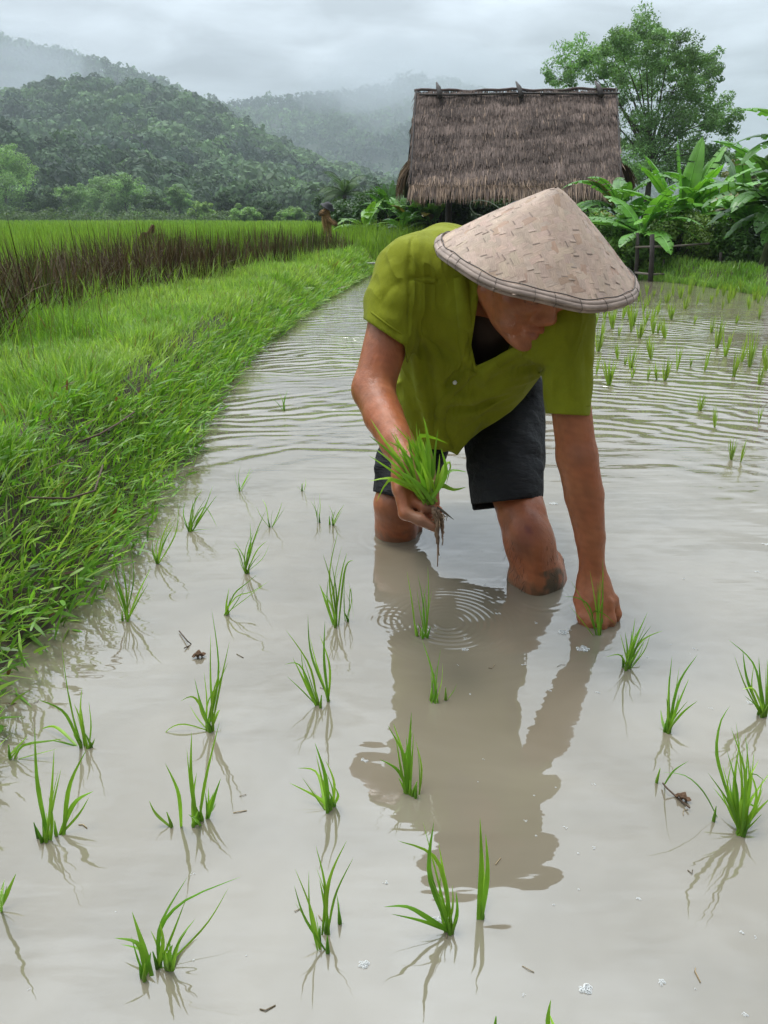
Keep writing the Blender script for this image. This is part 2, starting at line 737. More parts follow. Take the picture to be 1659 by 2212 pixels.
hts = []
wob = k.noise(k.map(pos, (0.55, 0.9, 1)), 1.3, 3)
wob2 = k.noise(k.map(pos, (0.8, 1.0, 1)), 5.0, 2)
patchy = k.rng(k.noise(k.map(pos, (0.5, 1.3, 1)), 1.15, 2), 0.36, 0.62, 0.03, 1.0)
r0 = radial(0.15, 1.2)
ph = k.math('ADD', k.math('MULTIPLY', wob, 52), k.math('MULTIPLY', wob2, 7.0))
w1 = k.math('MULTIPLY', wave(r0, 0.115, ph), win_mask(r0, 1.15, 2.0, 4.6, 8.0))
hts.append((k.math('MULTIPLY', w1, patchy), 0.0065))
ph2 = k.math('ADD', k.math('MULTIPLY', wob, 21), k.math('MULTIPLY', wob2, 4.0))
w2 = k.math('MULTIPLY', wave(radial(0.9, 0.6), 0.067, ph2), win_mask(r0, 1.2, 2.2, 4.0, 7.0))
hts.append((k.math('MULTIPLY', w2, patchy), 0.0024))
# wind-ruffled small waves, long crests across the view
calm = k.rng(r0, 0.5, 1.6, 0.22, 1.0)
hts.append((k.math('MULTIPLY', calm, k.noise(k.map(pos, (2.0, 16.0, 1), rot=(0, 0, 0.12)), 1.0, 2, 0.4)), 0.0050))
hts.append((k.math('MULTIPLY', calm, k.noise(k.map(pos, (9.0, 34.0, 1), rot=(0, 0, -0.10)), 1.0, 2, 0.5)), 0.0014))
hts.append((k.noise(k.map(pos, (1.0, 1.35, 1)), 5.5, 2, 0.45), 0.0046))
# drips and rings
for (u, v, r_in, r_out, lam, amp) in ((846, 1342, 0.014, 0.090, 0.0150, 0.00034), (965, 1345, 0.03, 0.19, 0.0145, 0.00042), (1292, 1352, 0.03, 0.12, 0.020, 0.00030),
                                      (1165, 1285, 0.06, 0.14, 0.022, 0.00025), (858, 1160, 0.06, 0.14, 0.024, 0.00030), (1232, 1210, 0.002, 0.05, 0.030, 0.0003), (1450, 1628, 0.002, 0.05, 0.012, 0.0002)):
    c_ = PG(u, v)
    r = k.math('ADD', radial(float(c_[0]), float(c_[1])), k.math('MULTIPLY', wob2, 0.030))
    brk = k.rng(k.noise(pos, 9.0, 1), 0.40, 0.60, 0.15, 1.3)
    hts.append((k.math('MULTIPLY', k.math('MULTIPLY', wave(r, lam, 0.0), brk), win_mask(r, r_in, r_in + 0.012, r_out * 0.35, r_out)), amp * 1.2))
tot = None
for h_, a_ in hts:
    t_ = k.math('MULTIPLY', h_, a_ * 1000)
    tot = t_ if tot is None else k.math('ADD', tot, t_)
mudn = k.noise(k.map(pos, (1, 1.3, 1)), 2.4, 4, 0.55, 0.6)
mudc = k.ramp(mudn, [(0.28, (0.158, 0.135, 0.095)), (0.72, (0.225, 0.194, 0.142))])
b = k.principled(Base_Color=mudc, Roughness=0.02, IOR=2.05)
k.set(b.inputs['Normal'], k.bump(tot, 1.0, 0.001))
k.out(b.outputs[0])
wpoly = np.array([[-4, -2.5], [9.5, -2.5], [9.5, 15.0], [-4, 15.0]])
# grid so that the sheet stays inside the paddy banks
wx, wy = np.linspace(-1.6, 9.2, 55), np.linspace(-2.5, 14.2, 84)
WX, WY = np.meshgrid(wx, wy, indexing='ij')
wp = np.stack([WX.ravel(), WY.ravel()], 1)
i, j = np.meshgrid(np.arange(len(wx) - 1), np.arange(len(wy) - 1), indexing='ij')
n_ = len(wy)
wq = np.stack([i * n_ + j, (i + 1) * n_ + j, (i + 1) * n_ + j + 1, i * n_ + j + 1], -1).reshape(-1, 4)
cen = wp[wq].mean(1)
keep = inside(cen, paddy) | (seg_dist(cen, paddy) < 0.22)
wq = wq[keep]
o = mesh_np('water', np.column_stack([wp, np.zeros(len(wp))]), wq, m_water, None, None, True)
tag(o, 'shallow muddy grey-brown paddy water with ripples', None, None, 'structure')

# ---- grass on the dike
m_grass = leaf_mat('grass_blades', 0.42, 0.42, 0.5, 14.0)


def grass(name, pts, length, width, lean, tintfn, up=1.0, sagf=0.25, nseg=4, rg=rng, out_bias=None, mat=None, extra=None):
    n = len(pts)
    L = length * rg.uniform(0.55, 1.25, n)
    az = rg.uniform(0, 2 * np.pi, n)
    ln = lean * rg.uniform(0.2, 1.3, n)
    d = np.stack([np.cos(az) * np.sin(ln), np.sin(az) * np.sin(ln), np.cos(ln) * up], 1)
    if out_bias is not None:
        d = norm(d + out_bias)
    tip = pts + d * L[:, None]
    sag = np.stack([-d[:, 0], -d[:, 1], np.abs(d[:, 2]) * 0.4 + 0.5], 1) * (L * sagf * rg.uniform(0.1, 1.2, n))[:, None]
    wd = np.stack([-np.sin(az), np.cos(az), rg.normal(0, .3, n)], 1) + rg.normal(0, .35, (n, 3))
    v, q = ribbons(pts, tip, sag, width * rg.uniform(0.6, 1.3, n), norm(wd), nseg)
    c = np.repeat(tintfn(pts, rg), (nseg + 1) * 2, 0)
    tt = np.tile(np.repeat(np.linspace(0, 1, nseg + 1), 2), n)
    return v, q, c, tt


def bank_tint(p, rg):
    n = len(p)
    a = np.array([0.185, 0.360, 0.040])
    b_ = np.array([0.380, 0.530, 0.125])
    w = np.clip(0.5 + 0.5 * vnoise(p[:, :2], 2.2, 31, 3) + rg.normal(0, .22, n), 0, 1)[:, None]
    c = a * (1 - w) + b_ * w
    c *= rg.uniform(0.72, 1.25, n)[:, None]
    dry = rg.uniform(size=n) < 0.035
    c[dry] = np.array([0.26, 0.20, 0.085]) * rg.uniform(0.6, 1.1, dry.sum())[:, None]
    return c


def on_dike(n, y0, y1, d0=0.0, d1=None, rg=rng, pw=1.0):
    y = y0 + (y1 - y0) * rg.uniform(size=n) ** pw
    w = dike_width(y) + 0.12
    d = d0 + ((w if d1 is None else d1) - d0) * rg.uniform(size=n)
    x = np.interp(y, edge[:, 1], edge[:, 0]) - d
    p = np.stack([x, y], 1)
    return np.column_stack([p, terrain(p)]), d


GB = Buf()
for (n, y0, y1, L, W, le) in ((30000, 0.75, 2.6, 0.098, 0.0042, 0.80), (42000, 2.3, 5.2, 0.105, 0.0052, 0.75), (32000, 5.0, 9.5, 0.11, 0.0080, 0.65), (12000, 9.3, 13.4, 0.12, 0.013, 0.6)):
    p, d = on_dike(n, y0, y1)
    tuft = 0.75 + 0.45 * vnoise(p[:, :2], 5.0, 41, 2)
    keepm = rng.uniform(size=n) < np.clip(tuft, 0.25, 1)
    if y0 < 3:
        keepm &= (d > 0.05) & ((d > 0.26) | (rng.uniform(size=n) < 0.30))
    p, d = p[keepm], d[keepm]
    edge_b = np.clip(1 - d / 0.35, 0, 1)
    ob = np.stack([0.75 * edge_b, -0.15 * edge_b, -0.35 * edge_b], 1)
    LL = L * (0.75 + 0.5 * np.clip(vnoise(p[:, :2], 2.0, 17, 2) + 0.4, 0, 1.3))
    v, q, c, tt = grass('g', p, LL, W, le, bank_tint, out_bias=ob)
    GB.add(v, q, None, c)
# overhanging runners with lance-shaped leaves along the water side, denser and darker green
def lance(n, y0, y1, dmax, L, W):
    p, d = on_dike(n, y0, y1, -0.06, dmax)
    p[:, 2] = np.maximum(p[:, 2], 0.0) + rng.uniform(0.0, 0.09, n)
    p[:, 0] += rng.uniform(-0.05, 0.02, n)
    m = len(p)
    ob = np.stack([np.full(m, 0.55), rng.normal(-0.25, .3, m), rng.normal(-.35, .25, m)], 1)

    def tf(q_, rg):
        c = np.array([0.130, 0.285, 0.030]) * rg.uniform(0.6, 1.5, len(q_))[:, None]
        y_ = rg.uniform(size=len(q_)) < 0.3
        c[y_] = np.array([0.27, 0.44, 0.060]) * rg.uniform(0.7, 1.2, y_.sum())[:, None]
        br = rg.uniform(size=len(q_)) < 0.02
        c[br] = np.array([0.12, 0.06, 0.03])
        return c
    v, q, c, tt = grass('l', p, np.full(m, L), W, 0.9, tf, out_bias=ob, sagf=0.12)
    GB.add(v, q, None, c)


lance(5500, 0.8, 2.6, 0.30, 0.050, 0.0068)
lance(4200, 2.4, 6.0, 0.16, 0.08, 0.009)
lance(2000, 6.0, 12.8, 0.14, 0.09, 0.012)
# long stems reaching out over the water
n = 240
p, d = on_dike(n, 1.0, 5.5, 0.0, 0.16, pw=1.3)
ob = np.stack([rng.uniform(0.6, 1.4, n), rng.normal(-.2, .5, n), rng.uniform(-.2, .5, n)], 1)
v, q, c, tt = grass('s', p + [0, 0, 0.03], np.full(n, 0.17), 0.0045, 0.6, bank_tint, out_bias=ob, sagf=0.25, nseg=6)
GB.add(v, q, None, c)
g = GB.build('dike_grass', m_grass)
tag(g, 'lush bright green grass covering the dike beside the water', None, None, 'stuff')

# taller grass with thin seed stalks along the back of the dike
TB = Buf()
n = 2600
p, d = on_dike(n, 2.6, 12.5, 0, None)
y = p[:, 1]
p[:, 0] = np.interp(y, edge[:, 1], edge[:, 0]) - dike_width(y) - rng.normal(0.05, 0.18, n)
p[:, 2] = terrain(p[:, :2])
v, q, c, tt = grass('t', p, np.full(n, 0.24), 0.0055, 0.5, bank_tint, sagf=0.18, nseg=5)
TB.add(v, q, None, c * 0.9)
n = 130
p, d = on_dike(n, 2.5, 8.0, 0.5, None)
v, q, c, tt = grass('w', p, np.full(n, 0.38), 0.0030, 0.25, lambda a, r: np.tile([0.14, 0.13, 0.05], (len(a), 1)), sagf=0.06, nseg=5)
TB.add(v, q, None, c)
g = TB.build('tall_grass', m_grass)
tag(g, 'taller loose grass along the back of the dike', None, None, 'stuff')

# ---- belt of withered dark brown reeds behind the dike
m_reed = leaf_mat('withered_reeds', 0.12, 0.65, 0.2, 10.0)
RB = Buf()


def reed_pts(n, y0, y1, w0, w1, rg=rng):
    y = y0 + (y1 - y0) * rg.uniform(size=n) ** 1.15
    x = np.interp(y, edge[:, 1], edge[:, 0]) - dike_width(y) - w0 - (w1 - w0) * rg.uniform(size=n)
    p = np.stack([x, y], 1)
    return np.column_stack([p, terrain(p)])


def reed_tint(p, rg):
    n = len(p)
    c = np.array([0.088, 0.056, 0.031]) * rg.uniform(0.45, 1.7, n)[:, None]
    gm = rg.uniform(size=n) < 0.16 + 0.26 * np.clip((p[:, 1] - 7) / 5, 0, 1) + 0.25 * vnoise(p[:, :2], 1.2, 77, 2)
    c[gm] = np.array([0.095, 0.125, 0.028]) * rg.uniform(0.6, 1.3, gm.sum())[:, None]
    pl = rg.uniform(size=n) < 0.10
    c[pl] = np.array([0.22, 0.17, 0.12]) * rg.uniform(0.5, 1.1, pl.sum())[:, None]
    return c


p = reed_pts(8500, 2.4, 7.5, 0.0, 1.0)
v, q, c, tt = grass('r', p, 0.45 * (1 + 0.28 * vnoise(p[:, :2], 2.3, 3, 3)) * (0.55 + 0.6 * rng.uniform(size=len(p)) ** 1.6), 0.0075, 0.42, reed_tint, sagf=0.20, nseg=5)
RB.add(v, q, None, c)
p = reed_pts(10000, 6.8, 12.6, 0.0, 1.2)
v, q, c, tt = grass('r', p, 0.42 * (1 + 0.22 * vnoise(p[:, :2], 1.9, 3, 3)) * (0.6 + 0.5 * rng.uniform(size=len(p)) ** 1.6), 0.012, 0.25, reed_tint, sagf=0.12, nseg=4)
RB.add(v, q, None, c)
p = reed_pts(3600, 2.5, 8.0, -0.05, 0.9)
v, q, c, tt = grass('r', p, np.full(len(p), 0.40), 0.0070, 0.85, reed_tint, sagf=0.35, nseg=6)
RB.add(v, q, None, c)
p = reed_pts(700, 2.6, 9.5, 0.10, 1.0)
v, q, c, tt = grass('r', p, np.full(len(p), 0.50), 0.0065, 0.32, reed_tint, sagf=0.05, nseg=5)
RB.add(v, q, None, c)
g = RB.build('withered_reeds', m_reed)
tag(g, 'belt of withered dark brown reeds between dike and rice field', None, None, 'stuff')

# ---- growing rice beyond the reeds, away to the trees
m_rice = leaf_mat('rice_leaves', 0.40, 0.5, 0.3, 3.0)
IB = Buf()


def rice_tint(p, rg):
    n = len(p)
    w = np.clip(0.5 + 0.45 * vnoise(p[:, :2], 0.25, 51, 3) + rg.normal(0, .15, n), 0, 1)[:, None]
    c = np.array([0.170, 0.320, 0.034]) * (1 - w) + np.array([0.300, 0.440, 0.070]) * w
    return c * rg.uniform(0.75, 1.2, n)[:, None]


def wedge(n, y0, y1, xl, xr, pw):
    y = y0 + (y1 - y0) * rng.uniform(size=n) ** pw
    x = xl(y) + (xr(y) - xl(y)) * rng.uniform(size=n)
    return np.column_stack([x, y, np.full(n, 0.13)])


bk = lambda y: np.interp(y, edge[:, 1], edge[:, 0]) - dike_width(y) - 1.05
for (n, y0, y1, xl, xr, L, W, pw) in (
        (11000, 5.5, 13.5, lambda y: -0.85 * y - 1.2, bk, 0.40, 0.012, 1.0),
        (18000, 13.2, 24, lambda y: -0.85 * y, lambda y: -0.005 * y - 0.0, 0.42, 0.020, 1.0),
        (20000, 22, 60, lambda y: -0.85 * y, lambda y: 0.0 * y - 0.5, 0.42, 0.05, 1.4),
        (17000, 55, 150, lambda y: -0.85 * y, lambda y: 0.0 * y - 2, 0.42, 0.12, 1.6)):
    p = wedge(n, y0, y1, xl, xr, pw)
    Lh = L * (1 + 0.08 * vnoise(p[:, :2], 0.8, 8, 2))
    v, q, c, tt = grass('i', p, Lh, W, 0.30, rice_tint, sagf=0.12, nseg=3)
    IB.add(v, q, None, c)
p = reed_pts(2600, 6.5, 12.8, 0.25, 1.2)
v, q, c, tt = grass('i', p, np.full(len(p), 0.46), 0.011, 0.35, rice_tint, sagf=0.18, nseg=4)
IB.add(v, q, None, c * [0.85, 0.8, 0.8])
# unmown rice and grass round the far corner of the dike
n = 7000
p = np.column_stack([rng.uniform(-1.7, 0.9, n), rng.uniform(12.9, 16.5, n)])
p = p[~inside(p, paddy)]
p = np.column_stack([p, terrain(p)])
v, q, c, tt = grass('i', p, 0.30 + 0.10 * np.clip(p[:, 1] - 13.5, 0, 2), 0.014, 0.35, rice_tint, sagf=0.15, nseg=3)
IB.add(v, q, None, c)
g = IB.build('rice_crop', m_rice)
tag(g, 'bright yellow-green growing rice filling the field to the trees', None, None, 'stuff')

# ---- grass along the far bank on the right
FB_ = Buf()
n = 9000
t_ = rng.uniform(0, len(far_edge) - 1, n)
fx = np.interp(t_, np.arange(len(far_edge)), far_edge[:, 0])
fy = np.interp(t_, np.arange(len(far_edge)), far_edge[:, 1])
off = -0.1 + 0.95 * rng.uniform(size=n) ** 1.4
p = np.stack([fx + off * 0.35, fy + off], 1)
p = np.column_stack([p, np.maximum(terrain(p), -0.02)])
v, q, c, tt = grass('f', p, 0.115 + 0.04 * vnoise(p[:, :2], 1.5, 4, 2), 0.011, 0.55, bank_tint, sagf=0.2, nseg=3)
FB_.add(v, q, None, c * [0.75, 0.85, 0.8])
g = FB_.build('bank_grass', m_grass)
tag(g, 'green grass on the far bank below the fence and banana plants', None, None, 'stuff')

# ------------------------------------------------------------------ wooded hills
m_hill = plain_mat('hill_undergrowth', (0.020, 0.035, 0.014), 0.9, 0.3, 0.05)
m_wood = leaf_mat('woodland_leaves', 0.22, 0.6, 0.2, 0.15)


def crowns(cen, rad, m, tint, rg, squash=1.05, leaf=0.42):
    """leafy crowns: cen (n,3), rad (n,), m faces per crown -> verts, quads, colours"""
    n = len(cen)
    d = rg.normal(size=(n, m, 3))
    d[:, :, 2] = np.abs(d[:, :, 2]) * 1.0 - 0.45
    d = norm(d)
    lump = rg.normal(size=(n, 6, 3))
    lump = norm(lump)
    dots = np.einsum('nmk,nlk->nml', d, lump).max(2)
    r = rad[:, None] * (0.60 + 0.45 * np.clip(dots, 0, 1) ** 2) * rg.uniform(0.78, 1.0, (n, m))
    c = cen[:, None] + d * r[:, :, None] * np.array([1, 1, squash])
    nn = norm(d * [1, 1, .8] + rg.normal(0, .30, (n, m, 3)))
    a = norm(np.cross(nn, rg.normal(size=(n, m, 3))))
    b = np.cross(nn, a)
    s = (rad[:, None] * leaf * rg.uniform(0.5, 1.1, (n, m)))[:, :, None] * 0.5
    v = np.stack([c - a * s - b * s * .6, c + a * s - b * s * .7, c + a * s * 1.1 + b * s * .6, c - a * s * .9 + b * s * .7], 2)
    q = np.arange(n * m * 4).reshape(-1, 4)
    tc = np.repeat(tint[:, None], m, 1) * rg.uniform(0.72, 1.28, (n, m, 1))
    return v.reshape(-1, 3), q, np.repeat(tc.reshape(-1, 3), 4, 0)


def hill(name, ridge_px, y_ridge, y_base, r_crown, n_crown, m, label, tl, seed, leaf=0.42, prof=1.25, ncol=70, nrow=16, bump_=0.06):
    rg = np.random.default_rng(seed)
    rp_ = np.array(ridge_px, float)
    us = np.linspace(rp_[0, 0], rp_[-1, 0], ncol)
    vs = np.interp(us, rp_[:, 0], rp_[:, 1])
    top = np.array([PY(u, v, y_ridge) for u, v in zip(us, vs)])
    top[:, 2] -= r_crown * 0.8
    top[:, 2] = np.maximum(top[:, 2], 0.3)

    def surf(s, t):
        """s 0..1 along the ridge, t 0 base .. 1 ridge .. 1.6 behind it"""
        x = np.interp(s, np.linspace(0, 1, ncol), top[:, 0])
        z = np.interp(s, np.linspace(0, 1, ncol), top[:, 2])
        y = y_base + (y_ridge - y_base) * t
        h_ = np.where(t <= 1, np.clip(t, 0, 1) ** prof, 1 - 0.55 * (t - 1))
        w = np.stack([x / (y_ridge - y_base) * 3.0, t * 3.0], 1)
        nzv = vnoise(w, 1.6, seed, 3) * bump_ * np.sin(np.pi * np.clip(t, 0, 1)) 
        xx = x * (y / y_ridge)
        return np.stack([xx, y, np.maximum(z * (h_ + nzv), 0.1)], 1)
    S, T = np.meshgrid(np.linspace(0, 1, ncol), np.linspace(0, 1.7, nrow), indexing='ij')
    v = surf(S.ravel(), T.ravel())
    v[:, 2] -= 0.3
    i, j = np.meshgrid(np.arange(ncol - 1), np.arange(nrow - 1), indexing='ij')
    q = np.stack([i * nrow + j, (i + 1) * nrow + j, (i + 1) * nrow + j + 1, i * nrow + j + 1], -1).reshape(-1, 4)
    h = mesh_np('hill', v, q, m_hill, None, None, True)
    tag(h, label, None, None, 'structure')
    s, t = rg.uniform(size=n_crown), rg.uniform(0, 1.06, n_crown)
    c = surf(s, t)
    rad = r_crown * rg.uniform(0.55, 1.3, n_crown) * (1 + 0.25 * (rg.uniform(size=n_crown) < 0.12))
    c[:, 2] += rad * 0.55
    w = np.clip(0.5 + 0.55 * vnoise(np.stack([s * 9, t * 5], 1), 1.0, seed + 3, 3) + rg.normal(0, .22, n_crown), 0, 1)[:, None]
    tint = np.array(tl[0]) * (1 - w) + np.array(tl[1]) * w
    tint *= rg.uniform(0.55, 1.45, n_crown)[:, None]
    v, q, tc = crowns(c, rad, m, tint, rg, leaf=leaf)
    wd = mesh_np('woodland', v, q, m_wood, None, tc)
    tag(wd, name, None, None, 'stuff')


GRN = ((0.022, 0.056, 0.026), (0.130, 0.225, 0.080))
hill('tree cover of the misty far ridge behind the hut', [(-300, 300), (100, 300), (380, 262), (440, 238), (490, 222), (560, 210), (640, 206), (760, 200), (810, 190), (850, 172), (900, 160), (980, 172), (1100, 210), (1300, 290), (1420, 345), (1560, 372), (1800, 385), (2300, 395)], 1150, 620, 7.0, 7500, 34, 'far misty wooded ridge behind the hut', GRN, 3)
hill('tree cover of the high ridge at upper left', [(-1000, 120), (-600, 40), (-260, 20), (-100, 45), (0, 78), (50, 92), (100, 104), (150, 112), (200, 128), (260, 148), (330, 170), (400, 198), (440, 212), (500, 240), (560, 275), (640, 330), (700, 380)], 900, 560, 6.5, 6800, 40, 'high wooded ridge at upper left half lost in cloud', GRN, 4)
hill('tree cover of the middle hill', [(-1000, 260), (-600, 225), (-250, 210), (-60, 205), (0, 208), (60, 196), (110, 182), (150, 172), (200, 178), (260, 182), (330, 186), (390, 202), (430, 222), (480, 245), (530, 268), (590, 305), (650, 335), (700, 352), (760, 376), (830, 398), (900, 425), (980, 452)], 470, 205, 4.6, 4300, 170, 'steep wooded hill sloping down to the valley', GRN, 5, 0.33)
hill('tree cover of the low green foothill', [(-1000, 300), (-600, 240), (-250, 245), (-40, 285), (0, 292), (60, 312), (120, 318), (200, 326), (260, 336), (330, 352), (400, 376), (450, 400), (520, 432), (600, 446), (760, 450), (900, 456)], 235, 160, 3.6, 1150, 520, 'low green foothill behind the rice field', ((0.020, 0.050, 0.025), (0.085, 0.150, 0.056)), 6, 0.24)

# ------------------------------------------------------------------ rain-soaked air
hz = Buf()
hz.box((100, 1000, 111), (1500, 0, 0), (0, 1050, 0), (0, 0, 112.5), None)
m_haze, nt = new_mat('haze')
k = NT(nt)
pv = k.n('ShaderNodeVolumePrincipled', {'Color': (0.74, 0.81, 0.87), 'Density': 0.00062, 'Anisotropy': 0.0})
o_ = k.n('ShaderNodeOutputMaterial')
nt.links.new(pv.outputs[0], o_.inputs['Volume'])
hzo = hz.build('haze', m_haze)
tag(hzo, 'pale rainy haze over the valley', None, None, 'stuff')

m_mist, nt = new_mat('mist')
k = NT(nt)
pv = k.n('ShaderNodeVolumePrincipled', {'Color': (0.80, 0.86, 0.91), 'Density': 0.0055, 'Anisotropy': 0.0})
o_ = k.n('ShaderNodeOutputMaterial')
nt.links.new(pv.outputs[0], o_.inputs['Volume'])
for (u, v, y, a_, b_, lb) in ((15, 150, 800, 75, 42, 'wisp of cloud lying on the high ridge at the upper left'), (85, 165, 760, 60, 26, 'second wisp of cloud lower on the high ridge at the upper left'), (890, 158, 1030, 120, 40, 'low cloud hiding the far peak left of the hut'),
                              (760, 200, 1000, 70, 24, 'thin cloud on the far ridge'), (-20, 215, 700, 60, 22, 'low wisp of cloud at the left edge'), (1000, 215, 900, 130, 45, 'cloud bank behind the hut')):
    cc = PY(u, v, y)
    nr_, ns_ = 10, 20
    V_ = [cc + [0, 0, b_]]
    for i in range(1, nr_):
        f_ = math.pi * i / nr_
        for j in range(ns_):
            t_ = 2 * math.pi * j / ns_
            V_.append(cc + np.array([a_ * math.sin(f_) * math.cos(t_), 55 * math.sin(f_) * math.sin(t_), b_ * math.cos(f_)]) * (1 + .12 * math.sin(3 * t_ + 2 * f_)))
    V_.append(cc - [0, 0, b_])
    Q_ = [(1 + i * ns_ + j, 1 + (i + 1) * ns_ + j, 1 + (i + 1) * ns_ + (j + 1) % ns_, 1 + i * ns_ + (j + 1) % ns_) for i in range(nr_ - 2) for j in range(ns_)]
    T_ = [(0, 1 + j, 1 + (j + 1) % ns_) for j in range(ns_)] + [(len(V_) - 1, 1 + (nr_ - 2) * ns_ + (j + 1) % ns_, 1 + (nr_ - 2) * ns_ + j) for j in range(ns_)]
    o = mesh_np('mist', np.array(V_), [np.array(Q_), np.array(T_)], m_mist)
    tag(o, lb, None, None, 'stuff')
# ------------------------------------------------------------------ banana plants
m_banana = leaf_mat('banana_leaves', 0.30, 0.36, 0.5, 5.0)
m_stem = plain_mat('banana_stem', (0.10, 0.12, 0.045), 0.6, 0.35, 9.0, 0.3, 30, 0.01)


def banana_leaf(B, base, az, elev, length, width, droop, tint, rg, split=0.35):
    """paddle leaf: arched midrib, two slightly folded halves cut into strips that hang apart where torn"""
    h = np.array([math.cos(az), math.sin(az), 0])
    side = np.array([-math.sin(az), math.cos(az), 0])
    n = 15
    t = np.linspace(0, 1, n)
    th = elev - droop * t ** 1.4
    seg = length / (n - 1)
    dirs = np.cos(th)[:, None] * h + np.sin(th)[:, None] * np.array([0, 0, 1])
    pts = base + np.vstack([[0, 0, 0], np.cumsum(dirs[:-1] * seg, 0)])
    nrm = np.cross(side, dirs) * -1
    nrm = np.where(nrm[:, 2:3] < 0, -nrm, nrm)
    tb = np.clip((t - 0.14) / 0.86, 0, 1)
    prof = np.sin(np.pi * np.clip(tb, 0, 1) ** 0.72) ** 0.62 * (tb > 0)
    B.tube(pts, np.linspace(0.016, 0.003, n) * max(length, 0.6), 5, np.array(tint) * 1.5 + 0.03, False)
    roll = rg.normal(0, 0.25)
    for s_ in (-1, 1):
        fold = 0.25 + roll * s_
        for i in range(2, n - 1):
            tear = rg.uniform() < split
            ex = rg.uniform(0.1, 0.7) if tear else rg.uniform(-.04, .06)
            gap = 0.25 if tear else 0.0
            j = i + 1
            row = []
            for a_, e_ in ((i, 0.0), (j, -gap)):
                w = width * 0.5 * prof[a_]
                p0 = pts[a_] + dirs[a_] * seg * e_
                m1 = p0 + s_ * side * w * 0.5 * math.cos(fold) + nrm[a_] * w * 0.5 * math.sin(fold)
                m2 = m1 + s_ * side * w * 0.5 * math.cos(0.25 - ex) + nrm[a_] * w * 0.5 * math.sin(-0.25 - ex) + dirs[a_] * w * 0.12
                row.append((p0, m1, m2))
            v = np.array([row[0][0], row[0][1], row[0][2], row[1][0], row[1][1], row[1][2]])
            tc = np.array(tint) * rg.uniform(0.88, 1.14)
            B.add(v, [(0, 1, 4, 3), (1, 2, 5, 4)], None, tc)


BG = 1.4


def banana_plant(base, height, leaves, label, seed, tint=(0.085, 0.205, 0.028), group='banana plants beside the paddy', stems=1):
    rg = np.random.default_rng(seed)
    base = np.array(base, float)
    r = empty('banana_plant', base, label, 'banana plant', group)
    B = Buf()
    top = base + np.array([rg.normal(0, .05), rg.normal(0, .05), height])
    B.tube(np.linspace(base - [0, 0, 0.15], top, 6), np.linspace(0.085, 0.05, 6) * min(1.2, height), 8)
    B.build('pseudostem', m_stem, r, True)
    F = Buf()
    for (az, el, L, W, dr) in leaves:
        tc = np.array(tint) * rg.uniform(0.72, 1.3) * BG
        u_ = rg.uniform()
        if u_ < 0.05:
            tc = np.array([0.24, 0.20, 0.04])
        elif u_ < 0.06 and L < .8:
            tc = np.array([0.16, 0.09, 0.04])
        banana_leaf(F, top + rg.normal(0, .03, 3), math.radians(az), math.radians(el), L, W, math.radians(dr), tc, rg)
    F.build('foliage', m_banana, r)
    return r


def rand_leaves(n, seed, L=0.9, W=0.26, el=(25, 75), dr=(40, 110), az=(0, 360)):
    rg = np.random.default_rng(seed)
    return [(rg.uniform(*az), rg.uniform(*el), L * rg.uniform(.7, 1.15), W * rg.uniform(.8, 1.15), rg.uniform(*dr)) for i in range(n)]


BR = (0.115, 0.270, 0.030)
DK = (0.050, 0.130, 0.022)
# the big one right of the hut: upright young leaves over a whorl of arching ones
banana_plant(PY(1452, 590, 11.3), 0.70,
             [(40, 80, 1.15, .30, 8), (150, 82, 1.15, .27, 6), (15, 68, 1.2, .28, 18), (165, 66, 1.1, .28, 24), (200, 55, 1.1, .27, 30), (-20, 50, 1.15, .28, 34), (-60, 62, 0.95, .30, 30),
              (178, 32, 1.15, .27, 30), (150, 20, 1.0, .26, 35), (5, 25, 1.1, .27, 35), (25, 12, 1.0, .26, 35), (-100, 45, .8, .28, 45), (215, 15, 1.0, .26, 40), (-45, 18, .95, .25, 45), (240, 40, .9, .26, 60)],
             'tall bright banana plant with upright leaves, above the fence and round bush', 1, BR)
banana_plant(PY(1545, 595, 12.2), 0.55, rand_leaves(9, 12, 0.95, .25, (20, 70), (30, 80)), 'smaller banana plant between the tall bright one and the dark drooping one', 2, (0.085, 0.20, 0.028))
banana_plant(PY(1635, 600, 10.2), 0.85,
             [(185, 40, 1.25, .33, 75), (200, 25, 1.25, .33, 70), (215, 30, 1.2, .32, 85), (170, 60, 1.3, .32, 60), (230, 10, 1.1, .31, 70), (222, 48, 1.25, .32, 75), (192, 8, 1.15, .32, 55), (250, 35, .9, .27, 100), (160, 30, .9, .25, 70), (195, 0, .9, .24, 60), (120, 60, 1.0, .25, 50),
              (270, 20, .8, .25, 90), (300, 45, .9, .25, 80), (20, 40, 1.0, .25, 70), (205, 62, 1.05, .27, 60), (180, -10, .8, .24, 50), (225, -15, .75, .23, 50)],
             'dark drooping banana plant at the right edge behind the bank', 3, (0.065, 0.165, 0.026))
banana_plant(PY(1700, 600, 9.6), 1.45, [(178, 50, 1.0, .30, 65), (165, 30, .9, .28, 70), (200, 70, 1.0, .28, 60), (190, 15, .9, .26, 80), (230, 30, .9, .26, 80), (0, 40, .9, .28, 60), (250, 60, .8, .26, 70)],
             'tallest banana plant, half out of the picture, a torn leaf high at the right edge', 4, (0.085, 0.205, 0.03))
banana_plant(PY(1330, 590, 11.8), 0.50, rand_leaves(13, 15, 0.85, .24, (10, 65), (35, 90)), 'bushy banana plant between the hut and the tall bright banana plant', 5, (0.075, 0.19, 0.028))
banana_plant(PY(1275, 590, 12.5), 0.45, rand_leaves(11, 16, 0.8, .22, (10, 65), (35, 90)), 'dark banana plant under the right end of the thatched roof', 6, DK)
